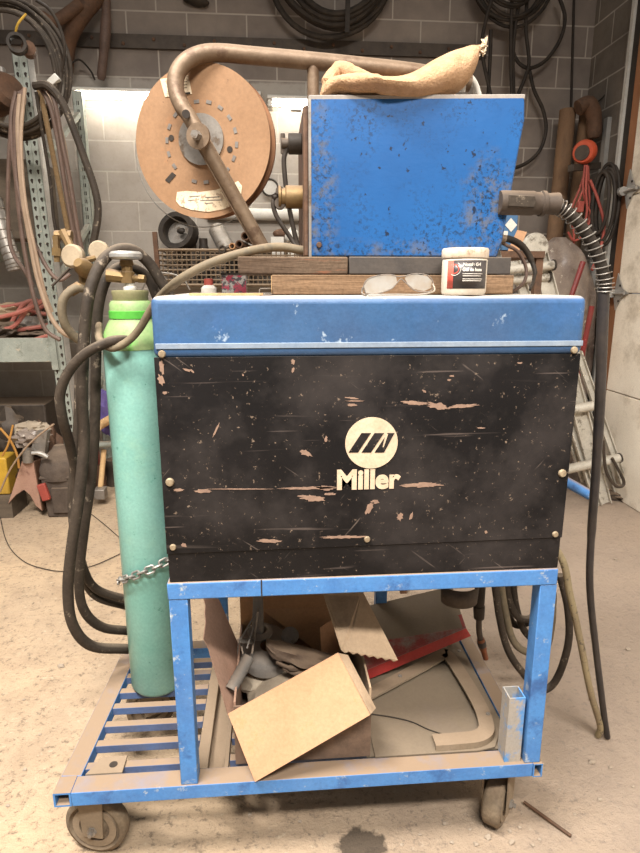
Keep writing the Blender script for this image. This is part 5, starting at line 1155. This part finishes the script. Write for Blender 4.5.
obj('basket_floor', box(new(), (bx0, by, bz0-.01), (bx1, by+.3, bz0-.002)), 'rust', t)
zb_ = bz0+.004
c0 = P(180, 234, Y=by+.09)
t = thing('cable_reel', 'round black hollow reel standing at the left end of the wire basket', 'reel', (c0.x, by+.1, c0.z-.13))
obj('reel_ring', lathe(new(), [(.095, 0), (.128, 0), (.13, .01), (.13, .10), (.128, .11), (.095, .11), (.09, .1), (.09, .01), (.095, 0)], c0+V((0, .08, 0)), (-.25, -1, .25), 40), 'rubber_dark', t)
obj('reel_back', lathe(new(), [(0, .02), (.09, .02), (.09, .028), (0, .028)], c0+V((0, .08, 0)), (-.25, -1, .25), 36), 'steel', t); obj('reel_hub', blob(new(), c0+V((.01, .0, .02)), (.03, .02, .02), .3, 5, 2), 'rubber_dark', t)
items = [(193, 262, 'tall dark bottle next to the black reel', .03, .26, 'dark_steel', (0, 0, 1)), (204, 255, 'dark upright can next to the grey cylinder', .035, .20, 'rubber_dark', (0, 0, 1)),
         (232, 262, 'dark short can in front of the grey cylinder', .04, .14, 'rubber_dark', (0, 0, 1)), (245, 258, 'slim tin right of the dark short can', .03, .19, 'steel', (0, 0, 1)),
         (258, 258, 'dark tin standing near the brown pipes', .035, .18, 'dark_steel', (0, 0, 1)), (292, 258, 'slim pale tin at the right of the basket', .03, .2, 'white', (0, 0, 1))]
for px, py, lab, r_, h, m, ax in items:
    h *= 1.6; p0 = P(px, py, Y=by+.17); o = obj('tin', lathe(new(), [(0, 0), (r_, 0), (r_, h*.8), (r_*.85, h*.86), (r_*.85, h), (0, h)], (p0.x, by+.17, zb_), ax, 20), m); tag(o, lab, 'tin')
c1, c2 = P(216, 228, Y=by+.16), P(230, 255, Y=by+.02)
o = obj('grey_canister', lathe(new(), [(0, 0), (.05, 0), (.06, .015), (.06, .22), (.05, .23), (.045, .20), (0, .20)], c1, c2-c1, 28), 'steel'); tag(o, 'grey cylinder canister lying tilted in the basket', 'canister')
for (px, py, r_, m, lab) in ((245, 236, .030, 'rust', 'upper brown open pipe end sticking out of the basket'), (239, 244, .027, 'rust', 'middle brown open pipe end sticking out of the basket'), (222, 249, .026, 'dark_steel', 'dark open pipe end low in the basket'), (232, 246, .022, 'card_brown', 'small tan pipe end between the brown and dark ones')):
    p0 = P(px, py, Y=by-.02); b = new(); lathe(b, [(r_*.72, .25), (r_*.72, 0), (r_, 0), (r_, .28), (0, .28)], p0, (.3, 1, -.1), 22); lathe(b, [(0, .12), (r_*.72, .12)], p0, (.3, 1, -.1), 22)
    o = obj('pipe_offcut', b, m); tag(o, lab, 'pipe')
o = obj('white_carton', box(new(), (P(271, 245, Y=by).x, by+.06, zb_), (P(284, 245, Y=by).x, by+.12, P(271, 236, Y=by).z)), 'white'); tag(o, 'small white carton in the basket left of the hanging cords', 'box')
o = obj('pale_sack', blob(new(), P(292, 236, Y=by+.08), (.05, .04, .05), .3, 6, 3, seed=3), 'white'); tag(o, 'pale crumpled rag at the right end of the basket', 'rag')
o = obj('brown_lump', blob(new(), P(280, 234, Y=by+.22), (.05, .04, .035), .2, 6, 3, seed=7), 'rust'); tag(o, 'brown lump behind the white carton in the basket', 'scrap')
o = obj('plaster_pipe', cyl(new(), P(206, 213, Y=4.577), P(330, 216, Y=4.577), .042, .042, 24), 'white'); tag(o, 'thick off white horizontal pipe on the wall behind the spool arm', 'pipe')
t = thing('wall_gauge', 'small round pale dial gauge on the wall right of the spool', 'gauge', P(270, 195, Y=4.58)); c0 = P(270, 188, Y=4.58)
obj('dial_case', lathe(new(), [(.05, 0), (.062, 0), (.062, .03), (.054, .034), (.05, .03)], c0, (0, -1, 0), 32), 'gasket', t); obj('dial_face', lathe(new(), [(0, .022), (.054, .022)], c0, (0, -1, 0), 32), 'white', t)
cable([(138, 297, 4.2), (150, 277, 4.2), (165, 273, 4.2), (182, 278, 4.2), (190, 290, 4.2)], .006, 'steel', 'curved_wire', 'thin grey wire arching below the wire basket', 'wire')
# bench behind the welder that carries hidden clutter
# floor rod, stones
p0, p1 = P(524, 802, Z=.012), P(571, 836, Z=.006)
o = obj('steel_rod', cyl(new(), p0, p1, .0045, .0045, 10), 'rust'); tag(o, 'short rusty rod lying on the floor right of the front right caster', 'rod')
rn = random.Random(42); sp = [(497, 826, 6), (510, 832, 5), (488, 838, 8), (520, 828, 5), (512, 843, 7), (470, 830, 4), (540, 840, 4), (533, 846, 5), (592, 763, 7), (633, 787, 4), (610, 768, 4), (560, 790, 4), (600, 800, 5), (620, 830, 4), (575, 815, 4), (300, 822, 4), (250, 815, 4), (420, 835, 4), (445, 824, 5), (61, 667, 6), (25, 770, 4), (40, 735, 3), (8, 806, 4), (92, 600, 4), (590, 700, 4), (628, 650, 5), (616, 560, 4), (545, 770, 3), (24, 700, 3), (350, 640, 3), (402, 845, 4), (452, 843, 5), (476, 845, 6)]
lab = 'small pale stone lying loose on the dusty floor'
for i, (px, py, s_) in enumerate(sp):
    p0 = P(px, py, Z=0); r_ = s_*.0008*max(1, p0.y); b = new(); m = bmesh.ops.create_icosphere(b, subdivisions=2, radius=1)
    for v in m['verts']:
        k = 1+.7*mnoise.noise(v.co*1.7+V((i*3, 0, 0))); v.co = V((v.co.x*r_*1.3*k, v.co.y*r_*k, v.co.z*r_*.7*k))+V((p0.x, p0.y, r_*.45))
    o = obj('stone', b, 'stone'); tag(o, lab, 'stone', 'loose stones on the floor')
# ================================================================ LIGHT
def area(name, loc, target, sx, sy, power, col=(1, .955, .90)):
    l = bpy.data.lights.new(name, 'AREA'); l.shape = 'RECTANGLE'; l.size = sx; l.size_y = sy; l.energy = power; l.color = col
    o = bpy.data.objects.new(name, l); C.objects.link(o); o.location = loc; l.spread = radians(110)
    o.rotation_euler = (V(target)-V(loc)).to_track_quat('-Z', 'Y').to_euler(); return o
area('ceiling_tubes', (-1.3, .1, 4.7), (-.5, 1.2, 0), 2.0, .3, 185)
area('ceiling_tubes', (.5, -1.6, 4.3), (.3, 1.2, .6), 2.0, .3, 118)
area('ceiling_tubes', (-.3, 2.9, 3.9), (-.2, 3.0, 0), 2.2, .4, 20)
w = bpy.data.worlds.new('world'); sc.world = w; w.use_nodes = True
w.node_tree.nodes['Background'].inputs[0].default_value = (1, .965, .93, 1); w.node_tree.nodes['Background'].inputs[1].default_value = .21
vs = sc.view_settings; vs.view_transform = 'Standard'; vs.look = 'None'; vs.exposure = 0; vs.gamma = 1; vs.use_curve_mapping = False
